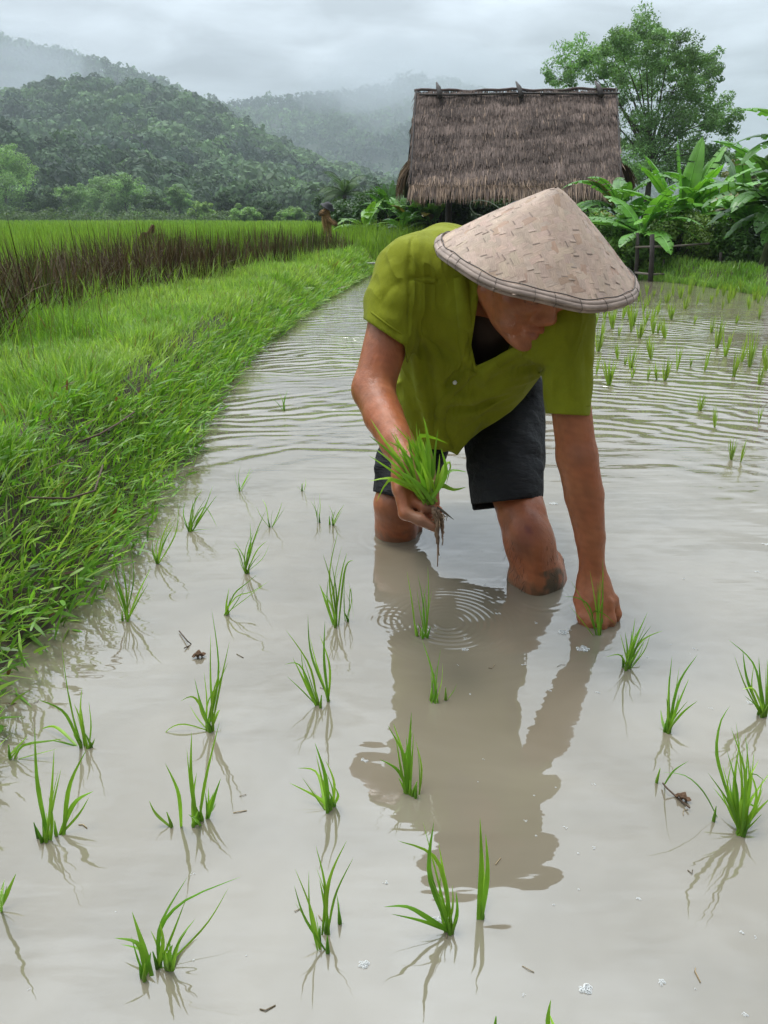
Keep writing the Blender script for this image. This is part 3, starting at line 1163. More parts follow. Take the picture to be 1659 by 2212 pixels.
for i, (u, y, h, n, L, tn, lb) in enumerate((
        (1385, 11.0, .55, 16, 1.0, (0.090, 0.225, 0.030), 'leafy banana plant directly behind the two left fence posts'),
        (1330, 12.6, .95, 14, 1.0, (0.070, 0.175, 0.028), 'banana plant rising beside the right end of the thatched roof'),
        (1500, 11.6, .85, 13, 1.1, (0.095, 0.230, 0.032), 'banana plant with broad leaves just right of the tall bright one'),
        (1590, 11.0, .60, 15, 1.0, (0.070, 0.180, 0.028), 'low spreading banana plant left of the dark drooping one'),
        (1570, 12.8, 1.0, 12, 1.0, (0.055, 0.145, 0.026), 'dusky banana plant far back between the bright and drooping ones'))):
    banana_plant(PY(u, 596, y), h, rand_leaves(n, 50 + i, L, .27, (5, 72), (30, 95)), lb, 40 + i, tn)
# left of the hut
for i, (u, y, h, n, L, tn, lb) in enumerate((
        (790, 16.8, .12, 15, .80, (0.115, 0.235, 0.03), 'yellowish banana plant at the left end of the clump left of the hut'),
        (838, 17.4, .42, 13, .80, (0.060, 0.150, 0.024), 'tall dark banana plant with raised leaves left of the hut'),
        (885, 16.6, .28, 14, .80, (0.085, 0.20, 0.028), 'banana plant under the left end of the thatched roof'),
        (930, 16.2, .22, 15, .85, (0.095, 0.205, 0.03), 'low banana plant beside the dark hut post'),
        (860, 15.9, .08, 14, .72, (0.045, 0.115, 0.02), 'shortest dark banana plant in front of the clump left of the hut'))):
    lv = rand_leaves(n, 30 + i, L, .21, (5, 70), (30, 85))
    if i == 1:
        lv += [(60, 82, .75, .22, 10), (120, 74, .7, .2, 14)]
    banana_plant(PY(u, 508, y), h, lv, lb, 20 + i, tn)

# ------------------------------------------------------------------ shrubs and dark undergrowth
m_shrub = leaf_mat('shrub_leaves', 0.28, 0.5, 0.4, 5.0)
m_bark = plain_mat('bark', (0.075, 0.058, 0.045), 0.85, 0.35, 14, 0.6, 60, 0.02)


def leaf_mass(B, cen, rad, m, tint, rg, leaf, squash=0.85):
    n = len(cen)
    d = norm(rg.normal(size=(n, m, 3)))
    r = rad[:, None] * rg.uniform(0.25, 1.0, (n, m)) ** 0.5
    c = cen[:, None] + d * r[:, :, None] * np.array([1, 1, squash])
    nn = norm(d + rg.normal(0, .7, (n, m, 3)) + [0, 0, .5])
    a = norm(np.cross(nn, rg.normal(size=(n, m, 3))))
    b = np.cross(nn, a)
    s = (leaf * rg.uniform(0.6, 1.2, (n, m)))[:, :, None] * 0.5
    v = np.stack([c - a * s, c - b * s * .42, c + a * s - nn * s * .25, c + b * s * .42], 2)
    tc = np.repeat(np.repeat((np.array(tint) * rg.uniform(0.8, 1.2, (n, 1)))[:, None], m, 1) * rg.uniform(0.65, 1.35, (n, m, 1)), 4, 1)
    B.add(v.reshape(-1, 3), np.arange(n * m * 4).reshape(-1, 4), None, tc.reshape(-1, 3))


def shrub(base, r, h, label, seed, tint, leaf, m=160, nb=14, name='shrub', cat='shrub', group=None):
    rg = np.random.default_rng(seed)
    base = np.array(base, float)
    o = empty(name, base, label, cat, group)
    d = rg.normal(size=(nb, 3))
    d = norm(d)
    cen = base + np.stack([d[:, 0] * r * .62, d[:, 1] * r * .62, h * .52 + d[:, 2] * h * .36], 1)
    F = Buf()
    leaf_mass(F, cen, rg.uniform(.28, .48, nb) * r, m, tint, rg, leaf)
    F.build('foliage', m_shrub, o)
    S = Buf()
    for c in cen[:: 2]:
        mid = (base + c) / 2 + rg.normal(0, .04 * r, 3)
        S.tube([base - [0, 0, .1], mid, c], [0.018 * r + .004, .012 * r + .003, .004], 5)
    S.build('stem', m_bark, o)
    return o


shrub(PY(1452, 592, 10.75), .55, .80, 'round yellow-green bush behind the fence posts', 60, (0.175, 0.290, 0.050), 0.055, 320, 18)
for i, (u, y, r, h, tn, lb) in enumerate((
        (1275, 11.6, .50, .85, (0.095, 0.190, 0.035), 'leafy green bush just right of the hat, under the thatched roof'),
        (1335, 11.2, .42, .70, (0.120, 0.230, 0.040), 'bright leafy bush left of the fence posts'),
        (1388, 11.0, .40, .62, (0.090, 0.180, 0.034), 'mid green bush directly behind the two close fence posts'),
        (1530, 11.1, .42, .70, (0.110, 0.215, 0.040), 'bright bush right of the round yellow-green bush'),
        (1590, 10.7, .36, .50, (0.070, 0.150, 0.030), 'small low bush at the foot of the drooping banana plant'))):
    shrub(PY(u, 594, y), r, h, lb, 160 + i, np.array(tn) * 1.3, .085, 260, 16, group='bushes on the far bank')
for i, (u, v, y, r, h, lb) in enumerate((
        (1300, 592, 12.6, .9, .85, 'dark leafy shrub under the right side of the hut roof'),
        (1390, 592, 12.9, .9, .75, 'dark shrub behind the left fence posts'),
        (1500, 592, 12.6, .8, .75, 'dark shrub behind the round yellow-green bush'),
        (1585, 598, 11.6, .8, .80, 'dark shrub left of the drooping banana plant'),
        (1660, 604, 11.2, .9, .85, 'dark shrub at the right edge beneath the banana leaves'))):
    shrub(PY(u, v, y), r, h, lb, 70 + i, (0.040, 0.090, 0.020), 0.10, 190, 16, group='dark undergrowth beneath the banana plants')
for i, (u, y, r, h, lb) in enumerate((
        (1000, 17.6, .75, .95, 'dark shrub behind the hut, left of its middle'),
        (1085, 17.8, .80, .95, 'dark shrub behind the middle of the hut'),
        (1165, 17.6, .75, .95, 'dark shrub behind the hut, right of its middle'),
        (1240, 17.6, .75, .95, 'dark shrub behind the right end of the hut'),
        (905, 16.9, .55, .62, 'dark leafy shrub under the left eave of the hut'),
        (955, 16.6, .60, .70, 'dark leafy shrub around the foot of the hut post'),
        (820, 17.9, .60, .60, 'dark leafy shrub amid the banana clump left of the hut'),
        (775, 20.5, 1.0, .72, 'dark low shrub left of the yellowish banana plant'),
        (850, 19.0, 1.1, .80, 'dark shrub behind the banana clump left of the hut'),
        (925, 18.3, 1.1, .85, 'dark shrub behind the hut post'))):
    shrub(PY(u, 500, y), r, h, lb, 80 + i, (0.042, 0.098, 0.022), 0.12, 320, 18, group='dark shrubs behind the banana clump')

# ------------------------------------------------------------------ trees
m_leaf = leaf_mat('tree_leaves', 0.34, 0.5, 0.3, 0.6)


def tree(name, base, clumps, m, leaf, tint, label, seed, trunk_r, group=None, feather=0.6, cat='tree', spread=0.42):
    """clumps: list of (centre, radius). trunk and limbs reach every clump; leaves sit in sprays with gaps between them"""
    rg = np.random.default_rng(seed)
    base = np.array(base, float)
    o = empty(name, base, label, cat, group)
    cs = np.array([c for c, r in clumps])
    rs_ = np.array([r for c, r in clumps])
    top = cs.mean(0)
    fork = base + (top - base) * 0.42
    W = Buf()
    W.tube(np.array([base - [0, 0, .3], base + (fork - base) * .5 + rg.normal(0, trunk_r * .5, 3), fork]), [trunk_r * 1.25, trunk_r, trunk_r * .8], 8)
    F = Buf()
    lead = base + (top - base) * 0.8
    W.tube(np.array([fork, (fork + lead) / 2 + rg.normal(0, trunk_r, 3), lead]), [trunk_r * .75, trunk_r * .5, trunk_r * .28], 7)
    for c, r in zip(cs, rs_):
        t = np.clip(rg.uniform(0.0, 0.55), 0, 1)
        s = fork + (lead - fork) * t
        mid = s + (c - s) * 0.5 + np.array([0, 0, 0.12 * np.linalg.norm(c - s)]) + rg.normal(0, .1 * r, 3)
        tt = np.linspace(0, 1, 7)[:, None]
        crv = (1 - tt) ** 2 * s + 2 * tt * (1 - tt) * mid + tt ** 2 * c
        W.tube(crv, np.linspace(trunk_r * .32, trunk_r * .06, 7), 5)
        ns = max(5, int(8 * feather + 4))
        dd = norm(rg.normal(size=(ns, 3)) * [1, 1, .8])
        sc = c + dd * (r * spread * rg.uniform(.4, 1.7, ns))[:, None] * [1, 1, .8]
        for q in sc[::2]:
            W.tube(np.array([c, (c + q) / 2 + rg.normal(0, .05 * r, 3), q]), [trunk_r * .06, trunk_r * .04, trunk_r * .02], 4)
        leaf_mass(F, sc, r * rg.uniform(.22, .46, ns), m // ns + 1, np.array(tint) * 1.3 * rg.uniform(.75, 1.45), rg, leaf, 0.6)
    W.build('trunk', m_bark, o)
    F.build('crown', m_leaf, o)
    return o


TY = 32.0
cl = [(1236, 112, 52), (1208, 150, 42), (1262, 95, 40), (1290, 135, 40), (1330, 78, 50), (1368, 62, 52), (1410, 58, 50), (1448, 78, 46), (1395, 100, 60), (1345, 128, 52), (1440, 125, 52),
      (1478, 112, 44), (1508, 120, 42), (1532, 140, 36), (1490, 150, 40), (1400, 160, 60), (1450, 178, 55), (1500, 195, 50), (1540, 215, 44), (1556, 240, 36), (1352, 185, 50), (1475, 235, 55),
      (1515, 262, 44), (1420, 235, 55), (1375, 250, 50), (1345, 300, 52), (1400, 300, 60), (1455, 300, 55), (1500, 315, 46), (1545, 305, 40), (1566, 322, 28), (1370, 345, 60), (1425, 350, 55), (1480, 345, 50), (1530, 345, 34), (1330, 345, 42), (1320, 100, 40)]
rgt = np.random.default_rng(5)
clp = [(PY(u, v + 20, TY + rgt.uniform(-2.2, 2.2)), r * TY * 1.0 / FPX) for u, v, r in cl]
tree('tree', PY(1392, 470, TY), clp, 1650, 0.125, (0.120, 0.210, 0.078), 'big airy tree with spreading limbs rising behind the thatched roof', 6, 0.12, None, 1.7, 'tree', 0.60)
# other trees: behind the bananas at right, and by the palm
def small_tree(u, vt, vb, y, w, label, seed, tint, n=9, m=500, leaf=.16, group=None, name='tree'):
    rg = np.random.default_rng(seed)
    cl_ = []
    for i in range(n):
        f = rg.uniform(0.22, 1.0)
        hw = w * .5 * math.sin(math.pi * min(max(f * .78 + .12, 0), 1)) ** .7
        cl_.append((PY(u + rg.uniform(-.85, .85) * hw, vb + (vt - vb) * f * .93 + w * .04, y + rg.normal() * w * .2 * y / FPX), w * rg.uniform(.28, .42) * y * .93 / FPX))
    return tree(name, PY(u, vb, y), cl_, m, leaf, tint, label, seed + 1, .012 * w * y / FPX + .03, group, 0.8, 'tree', .6)


small_tree(1615, 335, 470, 26, 95, 'brownish leafy tree top behind the bananas at the right edge', 91, (0.115, 0.120, 0.045), 8, 600, .13)
small_tree(1545, 395, 480, 24, 70, 'grey-green small tree between the tall and the drooping banana plants', 92, (0.050, 0.085, 0.035), 7, 450, .12)
small_tree(1665, 330, 480, 22, 60, 'small dark tree cut by the right edge of the picture', 93, (0.06, 0.10, 0.035), 7, 450, .12)
small_tree(850, 408, 490, 38, 130, 'broad dusky tree behind the palm and banana clump', 94, (0.046, 0.085, 0.032), 11, 600, .22)
small_tree(790, 412, 490, 42, 80, 'dusky tree right beside the palm', 95, (0.042, 0.080, 0.030), 8, 500, .22)
small_tree(905, 420, 490, 34, 90, 'dusky tree behind the left edge of the roof', 96, (0.050, 0.090, 0.034), 8, 500, .2)
small_tree(690, 408, 492, 60, 46, 'slim dark tree behind the scarecrow', 97, (0.045, 0.080, 0.035), 7, 400, .28)
for i, (u, vt, vb, y, w, tn, lb) in enumerate((
        (12, 335, 478, 128, 120, (0.150, 0.240, 0.095), 'large pale green tree at the left edge before the foothill'),
        (278, 380, 478, 132, 92, (0.140, 0.230, 0.090), 'tall rounded pale tree at the foot of the hill'),
        (228, 385, 478, 150, 80, (0.120, 0.195, 0.075), 'tree just left of the tall rounded pale tree'),
        (388, 404, 476, 128, 46, (0.140, 0.225, 0.090), 'narrow tree right of the tall rounded pale tree'),
        (437, 438, 478, 105, 44, (0.200, 0.290, 0.110), 'small bright light green tree at the field edge'),
        (497, 418, 476, 112, 52, (0.045, 0.080, 0.036), 'dark flat-topped tree right of the small bright one'),
        (574, 445, 482, 90, 70, (0.050, 0.090, 0.038), 'wide dark tree below the far white roof'),
        (634, 452, 484, 84, 52, (0.140, 0.220, 0.085), 'pale low tree between the far house and scarecrow'),
        (526, 455, 484, 84, 56, (0.150, 0.235, 0.090), 'pale low bush tree at the edge of the rice field'),
        (95, 420, 478, 130, 90, (0.060, 0.105, 0.046), 'dark green tree beside the left edge tree'),
        (160, 400, 478, 140, 80, (0.120, 0.195, 0.075), 'mid green tree between the dark and the pale trees'),
        (335, 425, 478, 120, 54, (0.075, 0.125, 0.050), 'low tree tucked between the tall rounded and narrow trees'))):
    small_tree(u, vt, vb, y, w, lb, 100 + 3 * i, np.array(tn) * (1.12 if tn[0] > .1 else .8), 13, 800, .42 if y > 100 else .32, 'trees at the edge of the rice field')
# low scrub along the field edge
B = Buf()
rg = np.random.default_rng(77)
nb = 150
us = rg.uniform(-20, 760, nb)
cen = np.array([PY(u, rg.uniform(468, 480), y) for u, y in zip(us, rg.uniform(95, 135, nb))])
leaf_mass(B, cen, rg.uniform(.8, 2.0, nb), 120, (0.095, 0.150, 0.052), rg, 0.42, 0.7)
o = B.build('scrub', m_leaf)
tag(o, 'low scrub along the far edge of the rice field', None, None, 'stuff')

# palm
pb = PY(742, 490, 40)
o = empty('palm_tree', pb, 'small palm with feathery drooping fronds left of the banana clump', 'palm tree')
S = Buf()
tp = PY(745, 418, 40)
S.tube([pb - [0, 0, .3], (pb + tp) / 2, tp], [.14, .11, .10], 7)
S.build('trunk', m_bark, o)
F = Buf()
rg = np.random.default_rng(3)
for i in range(17):
    az, el = rg.uniform(0, 2 * math.pi), math.radians(rg.uniform(-5, 75))
    L, n = rg.uniform(1.2, 1.75), 22
    t = np.linspace(0, 1, n)
    th = el - 1.5 * t ** 1.5
    hd = np.array([math.cos(az), math.sin(az), 0])
    dr = np.cos(th)[:, None] * hd + np.sin(th)[:, None] * [0, 0, 1]
    pts = tp + np.vstack([[0, 0, 0], np.cumsum(dr[:-1] * L / (n - 1), 0)])
    F.tube(pts, np.linspace(.03, .01, n), 4, (0.06, 0.10, 0.03), False)
    sd_ = np.array([-math.sin(az), math.cos(az), 0])
    for s_ in (-1, 1):
        l_ = 0.42 * np.sin(np.pi * (t * .9 + .08)) ** .6
        tipp = pts + (sd_ * s_ + dr * .6 - [0, 0, .75]) * l_[:, None] * .8
        v, q = ribbons(pts, tipp, np.tile([0, 0, .04], (n, 1)), np.full(n, .05), dr, 2)
        F.add(v, q, None, np.array([0.075, 0.135, 0.045]) * rg.uniform(.7, 1.3))
F.build('crown', m_leaf, o)

# ------------------------------------------------------------------ thatched field hut
RY, EY = 15.0, 13.25
TL, TR = PY(897, 200, RY), PY(1332, 197, RY)
BL, BR_ = PY(884, 405, EY), PY(1343, 405, EY)
hutc = (BL + BR_) / 2
hut = empty('field_hut', (hutc[0], RY, 0.12), 'field hut with a steep shaggy thatched roof on dark posts behind the person', 'hut')
hw_ = np.array(parent_world(hut))
m_thatch = leaf_mat('old_thatch', 0.05, 0.85, 0.15, 9.0, 1.0)
m_pole = plain_mat('weathered_pole', (0.060, 0.050, 0.045), 0.8, 0.35, 8, 0.5, 40, 0.01, (1, 1, 1))


def slope_pt(a, b, side=1):
    """a 0..1 left to right, b 0 ridge .. 1 eave; side -1 = back slope"""
    t, e = TL + (TR - TL) * a, BL + (BR_ - BL) * a
    p = t + (e - t) * b
    if side < 0:
        p = np.array([p[0], 2 * RY - p[1], p[2]])
    return p


TH = Buf()
rg = np.random.default_rng(12)
dn = norm(slope_pt(.5, 1) - slope_pt(.5, 0))
nr = norm(np.cross(TR - TL, dn))
nr = nr if nr[1] < 0 else -nr
for side in (1, -1):
    nrs = nr if side > 0 else nr * [1, -1, 1]
    dns = dn if side > 0 else dn * [1, -1, 1]
    # solid bed under the straw
    c4 = [slope_pt(0.0, 0, side), slope_pt(1.0, 0, side), slope_pt(1.0, 1.0, side), slope_pt(0.0, 1.0, side)]
    bed = np.array([c - nrs * .02 for c in c4] + [c - nrs * .10 for c in c4])
    TH.add(bed, [(0, 1, 2, 3), (4, 7, 6, 5), (0, 4, 5, 1), (1, 5, 6, 2), (2, 6, 7, 3), (3, 7, 4, 0)], None, (0.045, 0.032, 0.028))
    rows = 34 if side > 0 else 10
    for r in range(rows):
        b = r / (rows - 1) * 0.97
        n = 620 if side > 0 else 150
        a = rg.uniform(-0.002, 1.002, n)
        base = np.array([slope_pt(x, 0, side) for x in (0, 1)])
        p = np.array([slope_pt(0, b, side)]) * (1 - a)[:, None] + np.array([slope_pt(1, b, side)]) * a[:, None]
        L = rg.uniform(.10, .26, n)
        if r >= rows - 2:
            L = rg.uniform(.10, .34, n) * 1.1
        row_l = 0.010 + 0.012 * rg.uniform(size=n) + 0.018 * np.clip(vnoise(np.stack([a * 9, np.full(n, r * .9)], 1), 1.0, 3, 2), -.4, 1)
        p = p + nrs * row_l[:, None] + dns * rg.normal(0, .018, n)[:, None]
        sd2 = rg.normal(0, .10, n)
        tip = p + (dns + nrs * 0.05) * L[:, None] + np.array([1, 0, 0]) * (sd2 * L)[:, None]
        if r >= rows - 2:
            tip[:, 2] -= L * .25
        v, q = ribbons(p, tip, np.zeros((n, 3)), rg.uniform(.007, .017, n), norm(np.array([1, 0, 0]) + rg.normal(0, .25, (n, 3))), 2, prof=np.array([.8, 1.0, .25]))
        blot = 1 + 0.34 * vnoise(np.stack([a * 4, np.full(n, b * 9)], 1), 1.0, 5, 3) + 0.26 * math.sin(r * 1.55 + 1.2 * math.sin(r * .7))
        tint = np.array([0.138, 0.104, 0.088]) * (blot * rg.uniform(.55, 1.4, n))[:, None]
        pale = rg.uniform(size=n) < (.03 if r < rows - 3 else .6)
        tint[pale] = np.array([0.340, 0.245, 0.180]) * rg.uniform(.6, 1.1, pale.sum())[:, None]
        TH.add(v, q, None, np.repeat(tint, 6, 0))
roof = TH.build('roof', m_thatch, hut)
# hanging fringe at the eave
FR = Buf()
n = 900
a = rg.uniform(0, 1, n)
p = np.array([slope_pt(0, .99)]) * (1 - a)[:, None] + np.array([slope_pt(1, .99)]) * a[:, None] + nr * rg.uniform(0, .035, n)[:, None]
L = rg.uniform(.10, .30, n) * (1 + .3 * vnoise(np.stack([a * 14, a * 0], 1), 1.0, 2, 2))
tip = p + np.stack([rg.normal(0, .03, n), rg.normal(-.04, .03, n), -L], 1)
v, q = ribbons(p, tip, np.zeros((n, 3)), rg.uniform(.010, .028, n), norm(np.array([1, 0, 0]) + rg.normal(0, .3, (n, 3))), 3)
tint = np.array([0.36, 0.255, 0.185]) * rg.uniform(.45, 1.15, n)[:, None]
FR.add(v, q, None, np.repeat(tint, 8, 0))
FR.build('fringe', m_thatch, roof)
# shaggy end skirts below the gables
SK = Buf()
for s_, (u, v0) in ((-1, (880, 342)), (1, (1347, 345))):
    n = 420
    t = rg.uniform(size=n)
    yy = RY - 1.15 + 1.9 * t
    p0 = PY(u, v0, RY - .6)
    p = np.stack([np.full(n, p0[0]) - s_ * .05, yy, p0[2] - .35 * np.abs(t - .45) + rg.normal(0, .02, n)], 1)
    L = rg.uniform(.35, .62, n)
    tip = p + np.stack([s_ * rg.uniform(.10, .26, n), rg.normal(0, .05, n), -L], 1)
    v, q = ribbons(p, tip, np.stack([np.full(n, s_ * .06), np.zeros(n), np.full(n, .06)], 1), rg.uniform(.012, .03, n), norm(np.array([0, 1, 0]) + rg.normal(0, .4, (n, 3))), 4)
    tint = np.array([0.165, 0.105, 0.060]) * rg.uniform(.4, 1.3, n)[:, None]
    SK.add(v, q, None, np.repeat(tint, 10, 0))
SK.build('gable_skirt', m_thatch, roof)
# ridge cap, ridge pole and pegs
B = Buf()
rp0, rp1 = slope_pt(-.005, .0) + [0, 0, .03], slope_pt(1.005, .0) + [0, 0, .03]
xs = np.linspace(0, 1, 30)
rpts = rp0 + (rp1 - rp0) * xs[:, None] + np.stack([0 * xs, 0 * xs, .012 * np.sin(xs * 17) + .01 * np.sin(xs * 41)], 1)
B.tube(rpts, 0.024, 8, (0.15, 0.11, 0.10))
B.build('ridge_cap', m_thatch, roof)
for (a0, a1, b_) in ((0.02, 1.01, .055),):
    B = Buf()
    pp = [slope_pt(a, b_ + .006 * math.sin(a * 9)) + nr * .055 for a in np.linspace(a0, a1, 20)]
    B.tube(pp, 0.016, 6)
    B.build('ridge_pole', m_pole, roof)
for a in (0.115, 0.512, 0.905):
    B = Buf()
    lo_, up_ = slope_pt(a + .01, .115) + nr * .11, slope_pt(a - .012, -.085) + np.array([0, -.0, .04])
    mid = (lo_ + up_) / 2 + nr * .03
    B.tube([lo_, mid, up_], [.046, .042, .014], 7)
    B.build('ridge_peg', m_pole, roof)
for s_ in (0.004, 0.996):
    B = Buf()
    B.tube([slope_pt(s_, b) + nr * .03 for b in np.linspace(-.02, .98, 8)], .014, 5)
    B.build('verge_pole', m_pole, roof)
m_post = plain_mat('dark_post', (0.030, 0.024, 0.020), 0.8, 0.3, 8, 0.5, 40, 0.01)
fl_ = BL[2] + .08
for (a, y) in ((.20, EY + .55), (.735, EY + .55), (.20, 2 * RY - EY - .55), (.735, 2 * RY - EY - .55)):
    B = Buf()
    x = (BL + (BR_ - BL) * a)[0]
    B.tube([(x, y, -.05), (x + .01, y, .6), (x, y, fl_ + .35)], [.062, .058, .055], 8)
    B.build('post', m_post, hut)
for y in (EY + .55, 2 * RY - EY - .55):
    B = Buf()
    B.tube([(BL[0] + .1, y, fl_ + .33), (BR_[0] - .1, y, fl_ + .33)], .04, 7)
    B.build('beam', m_post, hut)
B = Buf()
xa, xb = (BL + (BR_ - BL) * .2)[0], (BL + (BR_ - BL) * .735)[0]
for i in range(13):
    y = EY + .58 + i * (2 * (RY - EY) - 1.16) / 12
    B.tube([(xa - .15, y, .50), (xb + .15, y, .50)], .035, 6)
B.build('platform', m_post, hut)

# ------------------------------------------------------------------ fence on the far bank
fb = PY(1440, 596, 10.3)
fence = empty('fence', fb, 'rough wooden post and rail fence on the far bank', 'fence')
for (u, vt, vb, y, r) in ((1375, 503, 594, 10.45, .026), (1407, 506, 596, 10.2, .032), (1495, 512, 592, 10.6, .024), (1432, 560, 596, 10.5, .018), (1555, 545, 600, 10.3, .02)):
    B = Buf()
    t_, b_ = PY(u + 2, vt, y), PY(u, vb, y)
    b_[2] = min(b_[2], .02)
    B.tube([b_ - [0, 0, .1], (t_ + b_) / 2 + [.006, 0, 0], t_], [r * 1.1, r, r * .9], 7)
    B.build('post', m_pole, fence)
for (u0, v0, u1, v1, y) in ((1372, 534, 1532, 526, 10.32), (1372, 589, 1436, 592, 10.2), (1486, 594, 1566, 596, 10.15)):
    B = Buf()
    B.tube([PY(u0, v0, y + .1), PY((u0 + u1) / 2, (v0 + v1) / 2 + 2, y), PY(u1, v1, y)], .014, 6)
    B.build('rail', plain_mat('pale_rail', (0.20, 0.17, 0.14), 0.8, 0.3, 8), fence)
for (u, vt, vb, y, lb) in ((724, 500, 552, 12.9, 'thin dark leaning stake in the grass right of the scarecrow'), (812, 526, 566, 13.6, 'short thin stake at the far corner of the dike')):
    B = Buf()
    b_, t_ = PY(u - 5 * (u < 800), vb, y), PY(u + 4 * (u < 800), vt, y)
    b_[2] = min(b_[2], .1)
    B.tube([b_ - [0, 0, .1], (b_ + t_) / 2, t_], [.014, .012, .009], 6)
    tag(B.build('stake', m_post), lb, 'stake')
# pale board lying at the water edge of the dike
B = Buf()
c0 = PG(800, 571, .14)
B.box(c0 + [0, .25, 0], (.22, .02, 0), (-.01, .05, 0), (0, 0, .012))
tag(B.build('plank', plain_mat('grey_board', (0.33, 0.32, 0.30), .7, .2)), 'pale grey plank lying at the far end of the dike', 'plank')

# ------------------------------------------------------------------ scarecrow, straw stook, far house
m_straw = leaf_mat('straw', 0.1, 0.8, 0.15, 20.0)
sy = 13.4
sb = PY(708, 505, sy)
sb[2] = .1
sc_ = empty('scarecrow', sb, 'straw scarecrow with a black brimmed hat standing in the tall grass', 'scarecrow')
rg = np.random.default_rng(9)


def straw_bundle(pts, rad, n, L, rg, tint):
    B = Buf()
    pts = np.array(pts, float)
    B.tube(pts, np.array(rad) * .8, 8, np.array(tint) * .5)
    ti = rg.uniform(0, len(pts) - 1, n)
    c = np.stack([np.interp(ti, np.arange(len(pts)), pts[:, a]) for a in range(3)], 1)
    r = np.interp(ti, np.arange(len(pts)), rad)
    ax = norm(pts[-1] - pts[0])
    d = rg.normal(size=(n, 3))
    d -= (d @ ax)[:, None] * ax
    d = norm(d)
    p0 = c + d * r[:, None]
    p1 = p0 - ax * (L * rg.uniform(.5, 1.2, n))[:, None] + d * (rg.uniform(0, .5, n) * r)[:, None]
    v, q = ribbons(p0, p1, np.zeros((n, 3)), rg.uniform(.006, .014, n), norm(np.cross(d, ax)), 2)
    B.add(v, q, None, np.repeat(np.array(tint) * rg.uniform(.5, 1.35, n)[:, None], 6, 0))
    return B


SB, ST = PY(708, 500, sy), PY(705, 448, sy)
SB[2] -= .12
straw_bundle([SB, (SB + ST) / 2 + [.01, 0, 0], PY(704, 462, sy), ST], [.055, .050, .070, .05], 420, .22, rg, (0.50, 0.30, 0.13)).build('body', m_straw, sc_)
for (u0, v0, u1, v1) in ((702, 458, 691, 463), (708, 472, 727, 486)):
    a_, b_ = PY(u0, v0, sy - .05), PY(u1, v1, sy - .15)
    straw_bundle([a_, b_], [.034, .040], 90, .08, rg, (0.40, 0.24, 0.11)).build('arm', m_straw, sc_)
# hat: a shallow bowl tipped to one side
B = Buf()
hc_ = PY(708, 447, sy)
ax_ = norm(np.array([.45, -.25, .85]))
e1_ = norm(np.cross(ax_, [0, 1, 0]))
e2_ = np.cross(ax_, e1_)
prof_ = [(0.0, .065), (.04, .06), (.065, .042), (.075, .015), (.115, -.008), (.122, -.014)]
V_ = []
for (r_, h_) in prof_:
    for t in np.linspace(0, 2 * np.pi, 20, endpoint=False):
        V_.append(hc_ + ax_ * h_ + (e1_ * math.cos(t) + e2_ * math.sin(t)) * r_)
Q_ = [(i * 20 + j, i * 20 + (j + 1) % 20, (i + 1) * 20 + (j + 1) % 20, (i + 1) * 20 + j) for i in range(len(prof_) - 1) for j in range(20)]
B.add(V_, Q_)
ho = B.build('hat', plain_mat('black_felt', (0.022, 0.022, 0.024), .7, .3), sc_, True)
md = ho.modifiers.new('thickness', 'SOLIDIFY')
md.thickness = .01

kb = PY(322, 528, 8.6)
kb[2] = .1
ko = empty('straw_stook', kb, 'ragged brown straw stook with a leaning stub among the dark reeds', 'straw stook')
K1, K2 = PY(318, 530, 8.6), PY(316, 502, 8.6)
straw_bundle([K1 - [0, 0, .15], (K1 + K2) / 2, K2], [.07, .085, .06], 300, .12, rg, (0.15, 0.080, 0.045)).build('bundle', m_straw, ko)
straw_bundle([PY(322, 512, 8.6), PY(331, 486, 8.6)], [.034, .022], 90, .07, rg, (0.22, 0.12, 0.065)).build('stub', m_straw, ko)

fhz = PY(572, 446, 175)
fh_ = empty('farmhouse', fhz, 'tiny pale roofed farmhouse among the trees under the hill', 'house')
B = Buf()
z0 = fhz[2]
B.box(fhz + [0, 2.5, -1.2], (2.2, 0, 0), (0, 2.2, 0), (0, 0, 1.2))
B.build('wall', plain_mat('grey_wall', (0.20, 0.19, 0.17), .8, .2), fh_)
B = Buf()
for s_ in (-1, 1):
    c = [fhz + [-2.6, 2.5, 1.5], fhz + [2.6, 2.5, 1.5], fhz + [2.6, 2.5 + s_ * 2.7, -.1], fhz + [-2.6, 2.5 + s_ * 2.7, -.1]]
    B.add(np.vstack([c, np.array(c) - [0, 0, .12]]), [(0, 1, 2, 3), (4, 7, 6, 5), (0, 4, 5, 1), (1, 5, 6, 2), (2, 6, 7, 3), (3, 7, 4, 0)])
B.build('roof', plain_mat('pale_sheet_roof', (0.62, 0.64, 0.66), .6, .1), fh_)
# ------------------------------------------------------------------ the farmer
IR, IU, IT = np.array([1.0, 0, 0]), np.array([0, SP, CP]), np.array([0, -CP, SP])


def img(a, b, c, at):
    """direction in the frame of someone looking at the point `at` from where the photographer stood"""
    t = norm(np.array([0, 0, CAM_H]) - at)
    r = norm(np.cross(IU, t))
    u = np.cross(t, r)
    return norm(a * r + b * u + c * t)


HS = 1.08                                      # head size
HC = P(1142, 574, 1.372)                       # head centre
hu = img(0.34, 0.75, 0.57, HC)                    # crown direction
hf = img(0.41, -0.66, 0.63, HC)                   # where the face looks
hf = norm(hf - hu * (hf @ hu))
hr = np.cross(hf, hu)                         # his right


def H(f, u, r):
    return HC + (hf * f + hu * u + hr * r) * HS


VOX = 0.004
BLO, BHI = np.array([-0.16, 1.08, -0.16]), np.array([0.56, 2.2, 0.86])

